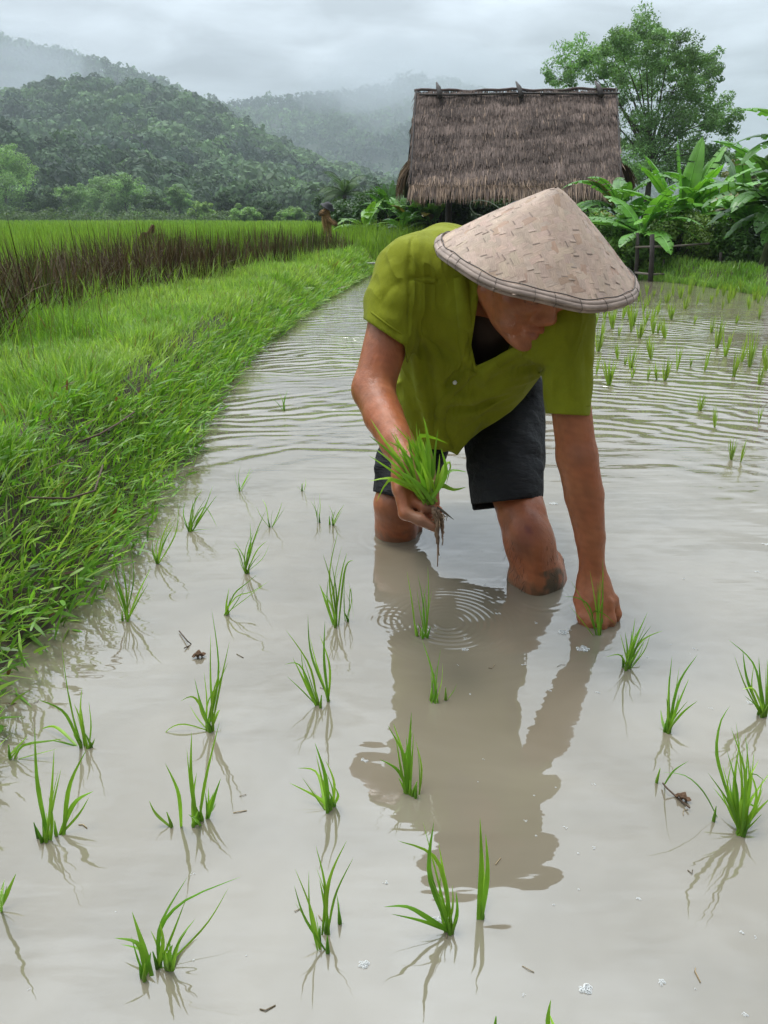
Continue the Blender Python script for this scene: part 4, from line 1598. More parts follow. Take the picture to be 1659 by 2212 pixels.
RS, LS = P(876, 592, 1.47), P(1222, 690, 1.41)            # shoulders
RE, LE = P(806, 842, 1.455), P(1246, 985, 1.47)           # elbows
RW, LW = P(884, 1008, 1.30), P(1280, 1238, 1.545)          # wrists
RH, LH = P(930, 850, 2.02), P(1082, 850, 1.93)            # hips
RK, LK = P(853, 1088, 1.90), P(1135, 1140, 1.665)         # knees
NB = P(1040, 628, 1.52)                                   # base of the neck
PV = P(1006, 835, 1.98)

body = Field(BLO, BHI, VOX)
# trunk and neck
body.cone(P(1000, 650, 1.60), PV, 0.060, 0.085, 0.04)
body.cone(RS + np.array([0, .035, -.01]), LS + np.array([0, .035, -.01]), 0.034, 0.034, 0.02)
body.cone(NB + np.array([0.01, 0.02, -0.01]), H(-0.035, -0.05, 0), 0.050, 0.054, 0.02)
body.cone(PV, RH, 0.075, 0.075, 0.05)
body.cone(PV, LH, 0.075, 0.075, 0.05)
# legs
body.chain([RH, P(880, 1000, 1.95), RK, P(856, 1140, 1.955), P(858, 1330, 2.06)], [0.075, 0.066, 0.054, 0.056, 0.045], 0.012)
body.cone(P(900, 1140, 1.99), P(888, 1300, 2.06), 0.016, 0.03, 0.02)
body.chain([LH, P(1108, 1040, 1.735), P(1127, 1110, 1.68), P(1143, 1170, 1.668)], [0.080, 0.060, 0.054, 0.050], 0.012)
body.chain([P(1143, 1170, 1.668), P(1160, 1240, 1.70), P(1168, 1300, 1.735), P(1176, 1420, 1.80)], [0.050, 0.0585, 0.058, 0.045], 0.03)
body.ell(P(1133, 1142, 1.625), np.stack([IR, IU, IT]), (0.030, 0.036, 0.022), 0.03)      # kneecap
body.cone(P(1150, 1185, 1.63), P(1158, 1290, 1.665), 0.016, 0.018, 0.03)                 # shin ridge
body.cone(P(1183, 1215, 1.74), P(1190, 1280, 1.745), 0.036, 0.040, 0.03)                 # calf
body.cone(P(1128, 1250, 1.72), P(1135, 1300, 1.74), 0.03, 0.03, 0.03)
# arms
body.chain([RS, P(845, 700, 1.465), RE], [0.046, 0.0455, 0.040], 0.012)
body.chain([RE, P(828, 898, 1.405), P(857, 955, 1.345), RW], [0.040, 0.0375, 0.031, 0.0235], 0.014)
body.ell(P(786, 835, 1.48), np.stack([IR, IU, IT]), (0.018, 0.026, 0.02), 0.02)
body.chain([LS + np.array([0, .014, 0]), P(1230, 850, 1.446), LE], [0.042, 0.0385, 0.0385], 0.012)
body.chain([LE, P(1262, 1070, 1.493), P(1275, 1160, 1.518), LW], [0.0395, 0.0385, 0.0300, 0.0238], 0.012)
def hell(c_, A_, r_, k=0.02, carve=False):
    body.ell(c_, A_, np.array(r_) * HS, k, carve)


def hcone(a_, b_, ra, rb, k=0.02, carve=False):
    body.cone(a_, b_, ra * HS, rb * HS, k, carve)


# head: skull, face wedge, jaw, chin, cheekbones, brow, nose, lips, ears
hax = np.stack([hf, hu, hr])
hell(H(-0.004, 0.022, 0), hax, (0.088, 0.074, 0.074), 0.02)
hell(H(0.030, -0.030, 0), hax, (0.062, 0.088, 0.060), 0.03)
hcone(H(-0.01, -0.060, 0.054), H(0.058, -0.098, 0.018), 0.021, 0.017, 0.03)
hcone(H(-0.01, -0.060, -0.054), H(0.058, -0.098, -0.018), 0.021, 0.017, 0.03)
hell(H(0.079, -0.101, 0), hax, (0.018, 0.017, 0.023), 0.025)
for s_ in (1, -1):
    hell(H(0.060, -0.018, 0.042 * s_), hax, (0.030, 0.024, 0.030), 0.02)
    hell(H(0.046, -0.055, 0.038 * s_), hax, (0.030, 0.034, 0.026), 0.025)
    hcone(H(0.086, 0.028, 0.010 * s_), H(0.072, 0.028, 0.044 * s_), 0.010, 0.010, 0.014)
    hell(H(0.094, 0.006, 0.032 * s_), hax, (0.016, 0.011, 0.018), 0.008, carve=True)
    hell(H(0.074, 0.006, 0.032 * s_), hax, (0.0155, 0.0115, 0.015), 0.004)      # closed lid
    hell(H(0.094, -0.034, 0.0135 * s_), hax, (0.012, 0.009, 0.0085), 0.008)       # nostril wing
    ec = H(-0.012, -0.005, 0.074 * s_)
    hell(ec, hax, (0.020, 0.032, 0.009), 0.006)
    hell(ec + hr * 0.008 * s_ + hf * 0.002, hax, (0.010, 0.018, 0.006), 0.004, carve=True)
hcone(H(0.088, 0.016, 0), H(0.098, -0.026, 0), 0.009, 0.0115, 0.014)
hell(H(0.099, -0.029, 0), hax, (0.0110, 0.0105, 0.0130), 0.008)
hcone(H(0.086, -0.060, 0.020), H(0.094, -0.058, 0), 0.006, 0.0075, 0.006)
hcone(H(0.086, -0.060, -0.020), H(0.094, -0.058, 0), 0.006, 0.0075, 0.006)
hcone(H(0.083, -0.073, 0.016), H(0.090, -0.074, 0), 0.007, 0.0085, 0.006)
hcone(H(0.083, -0.073, -0.016), H(0.090, -0.074, 0), 0.007, 0.0085, 0.006)
hcone(H(0.092, -0.0665, 0.022), H(0.099, -0.0665, 0), 0.002, 0.002, 0.004, carve=True)
hcone(H(0.092, -0.0665, -0.022), H(0.099, -0.0665, 0), 0.002, 0.002, 0.004, carve=True)
# right hand, palm turned up round the seedlings
D = 1.285
rp = lambda u, v, d: P(u, v, d)
palm = rp(882, 1040, D + 0.012)
body.cone(RW, rp(880, 1040, D + 0.02), 0.0235, 0.024, 0.02)
body.cone(rp(872, 1030, D + 0.015), rp(868, 1058, D + 0.01), 0.017, 0.016, 0.02)
body.cone(rp(890, 1026, D + 0.03), rp(886, 1056, D + 0.03), 0.016, 0.013, 0.02)
body.chain([rp(884, 1048, D + 0.012), rp(893, 1084, D + 0.004), rp(919, 1095, D - 0.006), rp(947, 1103, D - 0.006)], [0.0125, 0.0108, 0.0098, 0.0085], 0.006)
body.chain([rp(866, 1060, D), rp(875, 1109, D - 0.010), rp(908, 1123, D - 0.016), rp(940, 1140, D - 0.016)], [0.0135, 0.0112, 0.0102, 0.0085], 0.006)
body.chain([rp(870, 1062, D + 0.022), rp(884, 1112, D + 0.014), rp(912, 1116, D + 0.006), rp(936, 1127, D + 0.004)], [0.0125, 0.0105, 0.0095, 0.0080], 0.006)
body.chain([rp(880, 1060, D + 0.040), rp(893, 1102, D + 0.036), rp(914, 1104, D + 0.026), rp(932, 1112, D + 0.020)], [0.0110, 0.0090, 0.0082, 0.0070], 0.006)
body.chain([rp(890, 1012, D + 0.03), rp(921, 1026, D + 0.03), rp(934, 1057, D + 0.022), rp(940, 1089, D + 0.016)], [0.018, 0.0125, 0.0112, 0.0090], 0.008)
LD = 0.018
# left hand pushing a seedling into the mud
body.cone(LW, P(1286, 1275, 1.522 + LD), 0.0225, 0.026, 0.02)
body.cone(P(1274, 1262, 1.53 + LD), P(1278, 1302, 1.51 + LD), 0.020, 0.014, 0.02)
body.cone(P(1296, 1262, 1.53 + LD), P(1318, 1300, 1.515 + LD), 0.020, 0.014, 0.02)
body.cone(P(1288, 1270, 1.53 + LD), P(1298, 1306, 1.51 + LD), 0.020, 0.014, 0.02)
for (u0, v0, d0), (u1, v1, d1), (u2, v2, d2), r_ in (
        ((1279, 1305, 1.508), (1279, 1345, 1.500), (1283, 1385, 1.525), 0.0100),
        ((1297, 1309, 1.503), (1300, 1349, 1.497), (1298, 1390, 1.522), 0.0105),
        ((1314, 1304, 1.507), (1320, 1340, 1.503), (1314, 1380, 1.527), 0.0100),
        ((1326, 1294, 1.520), (1333, 1326, 1.520), (1325, 1364, 1.538), 0.0088)):
    body.chain([P(u0, v0, d0 + LD), P(u1, v1, d1 + LD), P(u2, v2, d2 + LD)], [r_ * 1.12, r_ * 1.04, r_ * 0.8], 0.006)
    body.ell(P(u0, v0 + 1, d0 - 0.006 + LD), np.stack([IR, IU, IT]), (0.008, 0.009, 0.006), 0.008)
body.chain([P(1268, 1252, 1.54 + LD), P(1255, 1295, 1.525 + LD), P(1260, 1335, 1.512 + LD), P(1274, 1368, 1.508 + LD)], [0.020, 0.0155, 0.0125, 0.0095], 0.010)
for (a_, b_) in (((1290, 1262, 1.503), (1299, 1300, 1.494)), ((1296, 1262, 1.505), (1315, 1296, 1.497)), ((1284, 1264, 1.505), (1281, 1298, 1.498))):
    body.cone(P(a_[0], a_[1], a_[2] + LD), P(b_[0], b_[1], b_[2] + LD), 0.0032, 0.0036, 0.008)          # tendons

bv, bq = body.mesh()
bv = relax(bv, bq, 2)
# skin colour: knees, knuckles and elbows darker, lips, brows, scab, wet mud line
skin = np.tile(np.array([0.360, 0.118, 0.048]), (len(bv), 1))


def spot(c, r, colr, amt, soft=0.5):
    global skin
    d = np.linalg.norm((bv - c), axis=1) / r
    w = np.clip((1 - d) / soft, 0, 1)[:, None] * amt
    skin = skin * (1 - w) + np.array(colr) * w


nz_ = vnoise(bv, 30, 5, 3)
skin *= (1 + 0.14 * nz_ + 0.10 * vnoise(bv, 110, 9, 2))[:, None]
skin *= 1 + np.array([0.02, -0.07, -0.09]) * vnoise(bv, 17, 19, 3)[:, None]
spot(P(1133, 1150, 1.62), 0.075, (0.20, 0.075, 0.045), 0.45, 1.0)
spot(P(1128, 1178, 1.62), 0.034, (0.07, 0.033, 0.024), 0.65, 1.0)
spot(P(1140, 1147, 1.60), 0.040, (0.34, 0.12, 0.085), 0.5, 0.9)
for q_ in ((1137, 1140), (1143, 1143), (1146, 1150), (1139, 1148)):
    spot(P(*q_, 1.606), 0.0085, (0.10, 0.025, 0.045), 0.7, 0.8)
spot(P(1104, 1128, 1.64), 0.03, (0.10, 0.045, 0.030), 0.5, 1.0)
spot(P(850, 1105, 1.84), 0.07, (0.17, 0.06, 0.04), 0.55, 1.0)
spot(P(1252, 985, 1.43), 0.035, (0.19, 0.09, 0.055), 0.6, 1.0)
for s_ in (1, -1):
    for t_ in np.linspace(0, 1, 6):
        spot(H(0.094 - 0.014 * t_, 0.031 + 0.004 * math.sin(t_ * 3), s_ * (0.012 + 0.034 * t_)), 0.0085, (0.02, 0.014, 0.012), 0.85, 0.7)
        spot(H(0.088 - 0.006 * t_, 0.000 - 0.004 * math.sin(t_ * 3), s_ * (0.018 + 0.028 * t_)), 0.004, (0.03, 0.018, 0.015), 0.8, 0.8)
    spot(H(0.091, -0.066, 0.010 * s_), 0.014, (0.24, 0.075, 0.055), 0.75, 0.7)
    spot(H(0.11, -0.046, 0.009 * s_), 0.005, (0.05, 0.02, 0.015), 0.8, 0.7)
spot(H(0.09, -0.095, 0), 0.04, (0.22, 0.10, 0.065), 0.35, 1.0)
# mud on the fingers holding the plants and at the water line of the shins
mud = (0.16, 0.125, 0.085)
for p_ in ((905, 1122, 1.262), (930, 1136, 1.262), (888, 1112, 1.27), (925, 1096, 1.27)):
    spot(P(*p_), 0.022, mud, 0.6, 1.0)
ln = vnoise(bv, 60, 3, 3)
legm = (bv[:, 1] > 1.40) & (bv[:, 0] < 0.42)
w_ = np.where(legm, np.clip((0.030 + 0.016 * ln - bv[:, 2]) / 0.02, 0, 1), 0)[:, None] * 0.5
skin = skin * (1 - w_) + np.array((0.13, 0.085, 0.05)) * w_
patch = np.clip((0.040 + 0.022 * vnoise(bv, 45, 13, 3) - np.abs(bv[:, 0] - (P(1190, 1262, 1.66)[0])) - 0.4 * np.maximum(bv[:, 2] - 0.02, 0) + 0.015 * ln) / 0.03, 0, 1)
w_ = (np.where(legm & (bv[:, 0] > 0.25) & (bv[:, 2] < 0.055), patch, 0))[:, None] * 0.85
skin = skin * (1 - w_) + np.array((0.060, 0.056, 0.030)) * w_

m_skin, nt = new_mat('skin')
k = NT(nt)
rgh = k.rng(k.noise(k.pos(), 26, 3), 0.35, 0.65, 0.28, 0.52)
b = k.principled(Base_Color=k.tint(), Roughness=rgh, Subsurface_Weight=0.12, Subsurface_Scale=0.006)
b.inputs['Subsurface Radius'].default_value = (1.0, 0.35, 0.2)
b.inputs['Specular IOR Level'].default_value = 0.42
hb = k.noise(k.pos(), 420, 3, 0.6)
hb2 = k.noise(k.map(k.pos(), (1, 1, 0.35)), 70, 3, 0.6)
k.set(b.inputs['Normal'], k.bump(hb, 0.35, 0.002, k.bump(hb2, 0.30, 0.006)))
k.out(b.outputs[0])

FOOT = PG(1010, 1230)
man = empty('person', (FOOT[0], FOOT[1], 0.0),
            'person in conical hat, lime shirt and black shorts bending to plant rice in muddy water', 'person')
fm = np.array(parent_world(man))
mesh_np('body', bv - fm, bq, m_skin, man, skin, True)

# ---- short dark hairs on the shin, wet and lying downwards
nb_ = len(bv)
on = np.where((bv[:, 2] > 0.004) & (bv[:, 2] < 0.125) & (bv[:, 0] > 0.24) & (bv[:, 0] < 0.44) & (bv[:, 1] < 1.72) & (bv[:, 1] > 1.47) & (bv[:, 0] > 0.27) & (bv[:, 0] < 0.42))[0]
pick = rng.choice(on, min(330, len(on)), replace=False)
p0_ = bv[pick] + rng.normal(0, .001, (len(pick), 3))
cen_ = np.array([np.interp(0, [0, 1], [P(1160, 1240, 1.70)[i_], 0]) for i_ in range(3)])
out_n = norm((p0_ - cen_) * [1, 1, 0])
p1_ = p0_ + out_n * 0.0016 + np.stack([rng.normal(0, .004, len(pick)), rng.normal(0, .002, len(pick)), -rng.uniform(.008, .020, len(pick))], 1)
hv_, hq_ = ribbons(p0_ + out_n * .0008, p1_, out_n * .0012, np.full(len(pick), .0009), norm(np.cross(out_n, [0, 0, 1.0])), 3)
mesh_np('leg_hair', hv_ - fm, hq_, plain_mat('dark_body_hair', (0.020, 0.013, 0.010), 0.6, 0.2), man)

# ---- hair
hair = Field(HC - 0.17, HC + 0.17, 0.004)
hair.ell(H(-0.010, 0.024, 0), hax, (0.090 * HS, 0.076 * HS, 0.079 * HS), 0.0)
sl, X, Y, Z = hair.win(HC - 1, HC + 1)
ff = (X - HC[0]) * hf[0] + (Y - HC[1]) * hf[1] + (Z - HC[2]) * hf[2]
uu = (X - HC[0]) * hu[0] + (Y - HC[1]) * hu[1] + (Z - HC[2]) * hu[2]
hair.f = np.maximum(hair.f, np.maximum(ff - 0.052 - 0.2 * (uu - 0.05), -(uu + 0.035 - 0.5 * np.maximum(ff + 0.0, 0)))).astype(np.float32)
hv, hq = hair.mesh()
m_hair = plain_mat('black_hair', (0.012, 0.010, 0.009), 0.5, 0.3, 60, 0.6, 220, 0.003, (1, 1, 0.2))
mesh_np('hair', relax(hv, hq, 1) - fm, hq, m_hair, man, None, True)
# ---- dark brown inner layer of the chest, seen in the open collar
us = Field(BLO, BHI, 0.006)
us.cone(P(985, 630, 1.60), PV, 0.075, 0.090, 0.04)
us.cone(P(1060, 700, 1.52), P(1020, 800, 1.67), 0.052, 0.058, 0.04)
us.cone(NB + np.array([0.012, 0.01, 0]), P(1058, 690, 1.52), 0.050, 0.052, 0.02)
uv_, uq_ = us.mesh()
m_under = plain_mat('dark_inner_layer', (0.045, 0.027, 0.020), 0.85, 0.2, 30)
mesh_np('chest_layer', relax(uv_, uq_, 1) - fm, uq_, m_under, man, None, True)

# ---- shirt: a thin shell hanging from shoulders, back and belly
sh = Field(np.array([-0.12, 1.12, 0.10]), np.array([0.50, 2.16, 0.86]), 0.003)
sh.cone(P(958, 594, 1.575), P(1008, 815, 1.97), 0.103, 0.125, 0.0)                       # back
sh.cone(P(905, 590, 1.50), P(1180, 668, 1.445), 0.072, 0.070, 0.06)                      # yoke
sh.cone(P(935, 650, 1.54), P(945, 830, 1.88), 0.085, 0.105, 0.06)
sh.cone(P(1140, 705, 1.49), P(1085, 815, 1.86), 0.078, 0.100, 0.06)
sh.cone(P(930, 700, 1.535), P(912, 985, 1.735), 0.072, 0.048, 0.05)                      # hanging front, his right
sh.cone(P(1000, 760, 1.545), P(985, 985, 1.735), 0.062, 0.036, 0.05)                     # button edge
sh.cone(P(1085, 765, 1.535), P(1070, 920, 1.75), 0.066, 0.050, 0.05)                     # hanging front, his left
sh.cone(P(1085, 760, 1.60), P(1118, 842, 1.82), 0.070, 0.060, 0.05)
sh.cone(P(888, 820, 1.68), P(880, 960, 1.78), 0.046, 0.044, 0.05)
# collar standing round the neck
sh.cone(P(962, 612, 1.53), P(1022, 668, 1.462), 0.058, 0.050, 0.03)
# sleeves
sh.chain([RS + np.array([0.006, 0, 0.0]), P(848, 660, 1.465), P(832, 765, 1.455)], [0.064, 0.058, 0.0515], 0.04)
sh.chain([P(1218, 698, 1.415), P(1226, 770, 1.43), P(1230, 960, 1.455)], [0.060, 0.0485, 0.0385], 0.04)
# folds: ridges (+) and valleys (-) along the pull of the cloth
FOLDS = [
    ([(885, 560), (850, 575), (815, 618)], .006, .014), ([(880, 600), (845, 622), (808, 672)], -.005, .011), ([(872, 690), (840, 690), (815, 668)], .005, .010), ([(880, 722), (850, 716), (822, 700)], -.004, .008),
    ([(888, 712), (905, 800), (922, 912)], .009, .012), ([(884, 740), (880, 810), (898, 900)], -.008, .010), ([(868, 770), (858, 830), (866, 930)], .008, .010), ([(900, 730), (930, 830), (945, 950)], -.007, .011),
    ([(905, 690), (950, 790), (962, 880)], .006, .013), ([(893, 700), (940, 740), (1000, 790)], -.006, .012), ([(900, 650), (955, 700), (1012, 760)], .005, .014),
    ([(952, 862), (1030, 858), (1112, 842)], .008, .011), ([(958, 885), (1030, 880), (1100, 860)], -.008, .010), ([(975, 905), (1040, 885), (1112, 852)], .007, .010), ([(992, 930), (1040, 905), (1084, 884)], -.006, .008),
    ([(1014, 797), (990, 825), (950, 862)], .007, .008), ([(1006, 790), (975, 820), (940, 850)], -.007, .008),
    ([(1225, 738), (1190, 785), (1148, 824)], -.005, .011), ([(1205, 745), (1160, 770), (1108, 742)], .008, .014), ([(1180, 790), (1120, 800), (1040, 830)], -.006, .014), ([(1210, 780), (1205, 830), (1200, 880)], -.005, .009), ([(1235, 760), (1240, 820), (1235, 880)], .004, .012),
    ([(1175, 805), (1130, 825), (1060, 845)], .007, .010), ([(1262, 740), (1268, 800), (1262, 870)], -.003, .010), ([(1222, 860), (1250, 868), (1272, 858)], -.003, .006), ([(1190, 835), (1225, 846), (1268, 838)], .0035, .008),
    ([(935, 905), (950, 940), (960, 972)], .006, .009), ([(915, 860), (905, 900), (912, 955)], -.006, .009), ([(1075, 760), (1060, 800), (1036, 840)], .005, .013),
]
fold_lines = []
for pl, A_, w_ in FOLDS:
    pp = []
    for (u0, v0), (u1, v1) in zip(pl[:-1], pl[1:]):
        for t in np.linspace(0, 1, 5)[:-1]:
            pp.append((u0 + (u1 - u0) * t, v0 + (v1 - v0) * t))
    pp.append(pl[-1])
    q_ = [hit(sh, *x) for x in pp]
    q_ = [x for x in q_ if x is not None]
    if len(q_) > 1:
        fold_lines.append((np.array(q_), A_, w_))
for q_, A_, w_ in fold_lines:
    m_ = 3 * w_
    sl, X, Y, Z = sh.win(q_.min(0) - m_, q_.max(0) + m_)
    best = None
    for a_, b_ in zip(q_[:-1], q_[1:]):
        ba = b_ - a_
        t = np.clip(((X - a_[0]) * ba[0] + (Y - a_[1]) * ba[1] + (Z - a_[2]) * ba[2]) / max(ba @ ba, 1e-9), 0, 1)
        dd = (X - a_[0] - t * ba[0]) ** 2 + (Y - a_[1] - t * ba[1]) ** 2 + (Z - a_[2] - t * ba[2]) ** 2
        best = dd if best is None else np.minimum(best, dd)
    e_ = np.minimum(((X - q_[0][0]) ** 2 + (Y - q_[0][1]) ** 2 + (Z - q_[0][2]) ** 2), ((X - q_[-1][0]) ** 2 + (Y - q_[-1][1]) ** 2 + (Z - q_[-1][2]) ** 2))
    fade = np.clip(np.sqrt(e_) / 0.035, 0.15, 1)
    rr_ = np.sqrt(best) / w_
    gain_ = (2.0 if A_ > 0 else 1.5) if 0.07 < q_[:, 0].mean() < 0.27 and q_[:, 2].mean() < .62 else (.75 if q_[:, 2].mean() > .56 else 1.2)
    sh.f[sl] -= (A_ * gain_ * fade * (0.55 * np.exp(-rr_ * 1.9) + 0.45 * np.exp(-rr_ * rr_))).astype(np.float32)
# cloth wrinkles
def wrinkle(F):
    _, X, Y, Z = F.win(BLO - 1, BHI + 1)
    wr = np.zeros_like(F.f)
    for (kx, ky, kz, ph, am) in ((34, 9, 10, .3, .0013), (22, -20, 26, 1.1, .0013), (60, 14, -16, 2.0, .0008), (-48, 30, 24, .7, .0008), (18, 50, 40, 2.6, .0010), (95, 25, 30, 4.0, .0005), (26, -44, 80, 5.0, .0007)):
        wr += am * np.sin(kx * X + ky * Y + kz * Z + ph + 1.8 * np.sin(11 * Z + 7 * X + ph) + 1.3 * np.sin(13 * Y - 9 * X + 2 * ph)).astype(np.float32)
    return wr


sl, X, Y, Z = sh.win(BLO - 1, BHI + 1)
sh.f += wrinkle(sh)
# seam grooves
for pl in (((890, 512), (886, 540), (884, 570), (885, 605), (886, 640), (884, 680), (884, 720)), ((888, 602), (915, 604), (948, 606))):
    pts = [hit(sh, *q_) for q_ in pl]
    pts = [q_ + IT * 0.0012 for q_ in pts if q_ is not None]
    for a_, b_ in zip(pts[:-1], pts[1:]):
        m_ = (a_ + b_) / 2
        sh.cone(a_, b_, 0.0028, 0.0028, 0.005, carve=True)
solid = sh.f.copy()


class _G:
    pass


def px_field(fn):
    """evaluate fn(u, v) of a straight cut made along the line of sight, on the cloth grid"""
    dy, dz = Y, Z - CAM_H
    dep = dy * CP - dz * SP
    uu = 829.5 + FPX * X / dep
    vv = 1106 - FPX * (dy * SP + dz * CP) / dep
    return fn(uu + 0 * vv, vv + 0 * uu, dep + 0 * uu)


def line(u0, v0, u1, v1):
    """signed distance (about metres at 1.55 m) to the line, positive to the right of its direction"""
    L = math.hypot(u1 - u0, v1 - v0)
    nx, ny = -(v1 - v0) / L, (u1 - u0) / L
    return lambda u, v: ((u - u0) * nx + (v - v0) * ny) * 1.55 / FPX


cuts = []
# hem: rises to his left from a point in the middle
HEM = np.array([(830, 955), (850, 962), (900, 968), (960, 972), (978, 978), (988, 984), (998, 970), (1015, 950), (1040, 930), (1075, 909), (1105, 888), (1130, 862), (1150, 836), (1178, 800)], float)
cuts.append(px_field(lambda u, v, d: np.where((v > 740) & ((d > 1.50) | (u < 1120)) & (u < 1180), (v - np.interp(u, HEM[:, 0], HEM[:, 1])) * 0.75 * 1.6 / FPX, -1)))
# sleeve ends
s1 = line(790, 692, 872, 746)
cuts.append(px_field(lambda u, v, d: np.where((u < 876) & (d < 1.53), s1(u, v), -1)))
s2 = line(1180, 893, 1285, 899)
cuts.append(px_field(lambda u, v, d: np.where(((u > 1178) & (d < 1.62)) | ((u > 1140) & (d < 1.5) & (v > 860)), s2(u, v), -1)))
cut = np.maximum.reduce(cuts)
# open collar: a V from the throat down to the first closed button
v1 = line(1034, 640, 1018, 745)
v2 = line(1018, 745, 1030, 797)
v3 = line(1030, 790, 1140, 738)
collar = px_field(lambda u, v, d: np.where((v > 600) & (d < 1.56) & (u > 1000) & (u < 1165), np.maximum.reduce([v1(u, v), v2(u, v), v3(u, v)]), 1.0))
near = np.maximum(cut, -collar) > -0.028                         # hollow only behind the hems and the open collar
sh.f = np.maximum(np.where(near, np.maximum(solid, -(solid + 0.009)), solid), np.maximum(cut, -collar)).astype(np.float32)
sv, sq = sh.mesh()
sv = relax(sv, sq, 1)

m_shirt, nt = new_mat('lime_linen')
k = NT(nt)
nz1 = k.noise(k.pos(), 18, 4, 0.6)
weave = k.noise(k.map(k.pos(), (1, 1, 6)), 260, 2, 0.6)
f = k.math('ADD', k.rng(nz1, 0.25, 0.75, 0.86, 1.10), k.rng(weave, 0.3, 0.7, -0.08, 0.08))
cs = k.n('ShaderNodeVectorMath', {0: k.tint()}, operation='SCALE')
k.set(cs.inputs['Scale'], f)
b = k.principled(Base_Color=cs.outputs[0], Roughness=0.82, Sheen_Weight=0.04, Sheen_Roughness=0.5)
b.inputs['Specular IOR Level'].default_value = 0.2
wrk = k.noise(k.map(k.pos(), (1, 0.6, 0.45), rot=(0.3, 0.5, 0.2)), 30, 3, 0.5, 0.25)
bp = k.bump(wrk, 0.40, 0.014)
rid = k.noise(k.map(k.pos(), (1.0, 0.5, 0.55), rot=(0.2, 0.4, 0.5)), 13, 2, 0.5, 0.6)
rid = k.math('POWER', k.math('SUBTRACT', 1.0, k.math('ABSOLUTE', k.math('MULTIPLY_ADD', rid, 5.0, -2.5))), 2.5)
bp = k.bump(rid, 0.35, 0.012, bp)
bp2 = k.bump(weave, 0.15, 0.002, bp)
k.set(b.inputs['Normal'], bp2)
tr = k.n('ShaderNodeBsdfTranslucent', {'Color': cs.outputs[0]})
mx = k.n('ShaderNodeMixShader', {0: 0.10, 1: b.outputs[0], 2: tr.outputs[0]})
k.out(mx.outputs[0])
SHIRT_C = np.array([0.238, 0.262, 0.011])
shirt = mesh_np('shirt', sv - fm, sq, m_shirt, man, np.tile(SHIRT_C, (len(sv), 1)), True)


class Sol:
    f, lo, n, h = solid, sh.lo, sh.n, sh.h


def on_cloth(u, v, lift=0.003):
    p = hit(Sol, u, v)
    n = field_normals(Sol, p[None])[0]
    return p + n * lift, n


# buttons
m_button = plain_mat('pearl_button', (0.75, 0.73, 0.68), 0.3, 0.05)
for (u, v) in ((984, 826), (944, 890)):
    p, n = on_cloth(u, v)
    B = Buf()
    a = norm(np.cross(n, [0, 0, 1]))
    c = np.cross(n, a)
    th = np.linspace(0, 2 * np.pi, 14, endpoint=False)
    for r_, z_ in ((0.0058, 0.0), ):
        pts = [p - n * 0.002, p + n * 0.0015]
        B.tube(pts, [0.0047, 0.0042], 14, up=a)
    B.build('button', m_button, shirt)
# placket: the overlapping buttoned edge, collar leaves and a chest pocket flap
def strip_on_cloth(name, pts, width, thick=0.0025, taper=False):
    B = Buf()
    ps = []
    uv = np.array(pts, float)
    tt = np.linspace(0, len(uv) - 1, 6 * (len(uv) - 1) + 1)
    uu_ = np.interp(tt, np.arange(len(uv)), uv[:, 0])
    vv_ = np.interp(tt, np.arange(len(uv)), uv[:, 1])
    P_, N_ = [], []
    for u, v in zip(uu_, vv_):
        h_ = hit(Sol, u, v)
        if h_ is None:
            continue
        P_.append(h_)
        N_.append(field_normals(Sol, h_[None])[0])
    P_, N_ = np.array(P_), np.array(N_)
    for _ in range(3):
        P_[1:-1] = (P_[:-2] + 2 * P_[1:-1] + P_[2:]) / 4
        N_[1:-1] = norm(N_[:-2] + N_[1:-1] + N_[2:])
    T_ = norm(np.gradient(P_, axis=0))
    S_ = norm(np.cross(N_, T_))
    w = np.full(len(P_), width / 2)
    ring = []
    for sgn, lift in ((-1, -0.004), (-1, thick), (0, thick * 1.25), (1, thick), (1, -0.004)):
        ring.append(P_ + S_ * (sgn * w)[:, None] + N_ * lift)
    R_ = np.stack(ring, 1)
    n, m = R_.shape[:2]
    q = [(i * m + j, i * m + j + 1, (i + 1) * m + j + 1, (i + 1) * m + j) for i in range(n - 1) for j in range(m - 1)]
    B.add(R_.reshape(-1, 3), q, None, SHIRT_C)
    return B.build(name, m_shirt, shirt, True)


strip_on_cloth('placket', [(1018, 800), (1000, 830), (975, 850), (952, 885), (948, 930), (968, 972)], 0.026)
strip_on_cloth('placket', [(1003, 655), (1000, 745), (1014, 800)], 0.020, 0.002)
strip_on_cloth('placket', [(1040, 808), (1090, 773), (1135, 752)], 0.022, 0.002)
strip_on_cloth('collar', [(994, 600), (1000, 655), (1004, 706)], 0.026, 0.0035)
strip_on_cloth('pocket_flap', [(894, 603), (946, 608)], 0.012)
strip_on_cloth('sleeve_cuff', [(1186, 872), (1230, 880), (1272, 876)], 0.004, 0.0015)
strip_on_cloth('sleeve_cuff', [(803, 675), (835, 700), (868, 722)], 0.004, 0.0015)

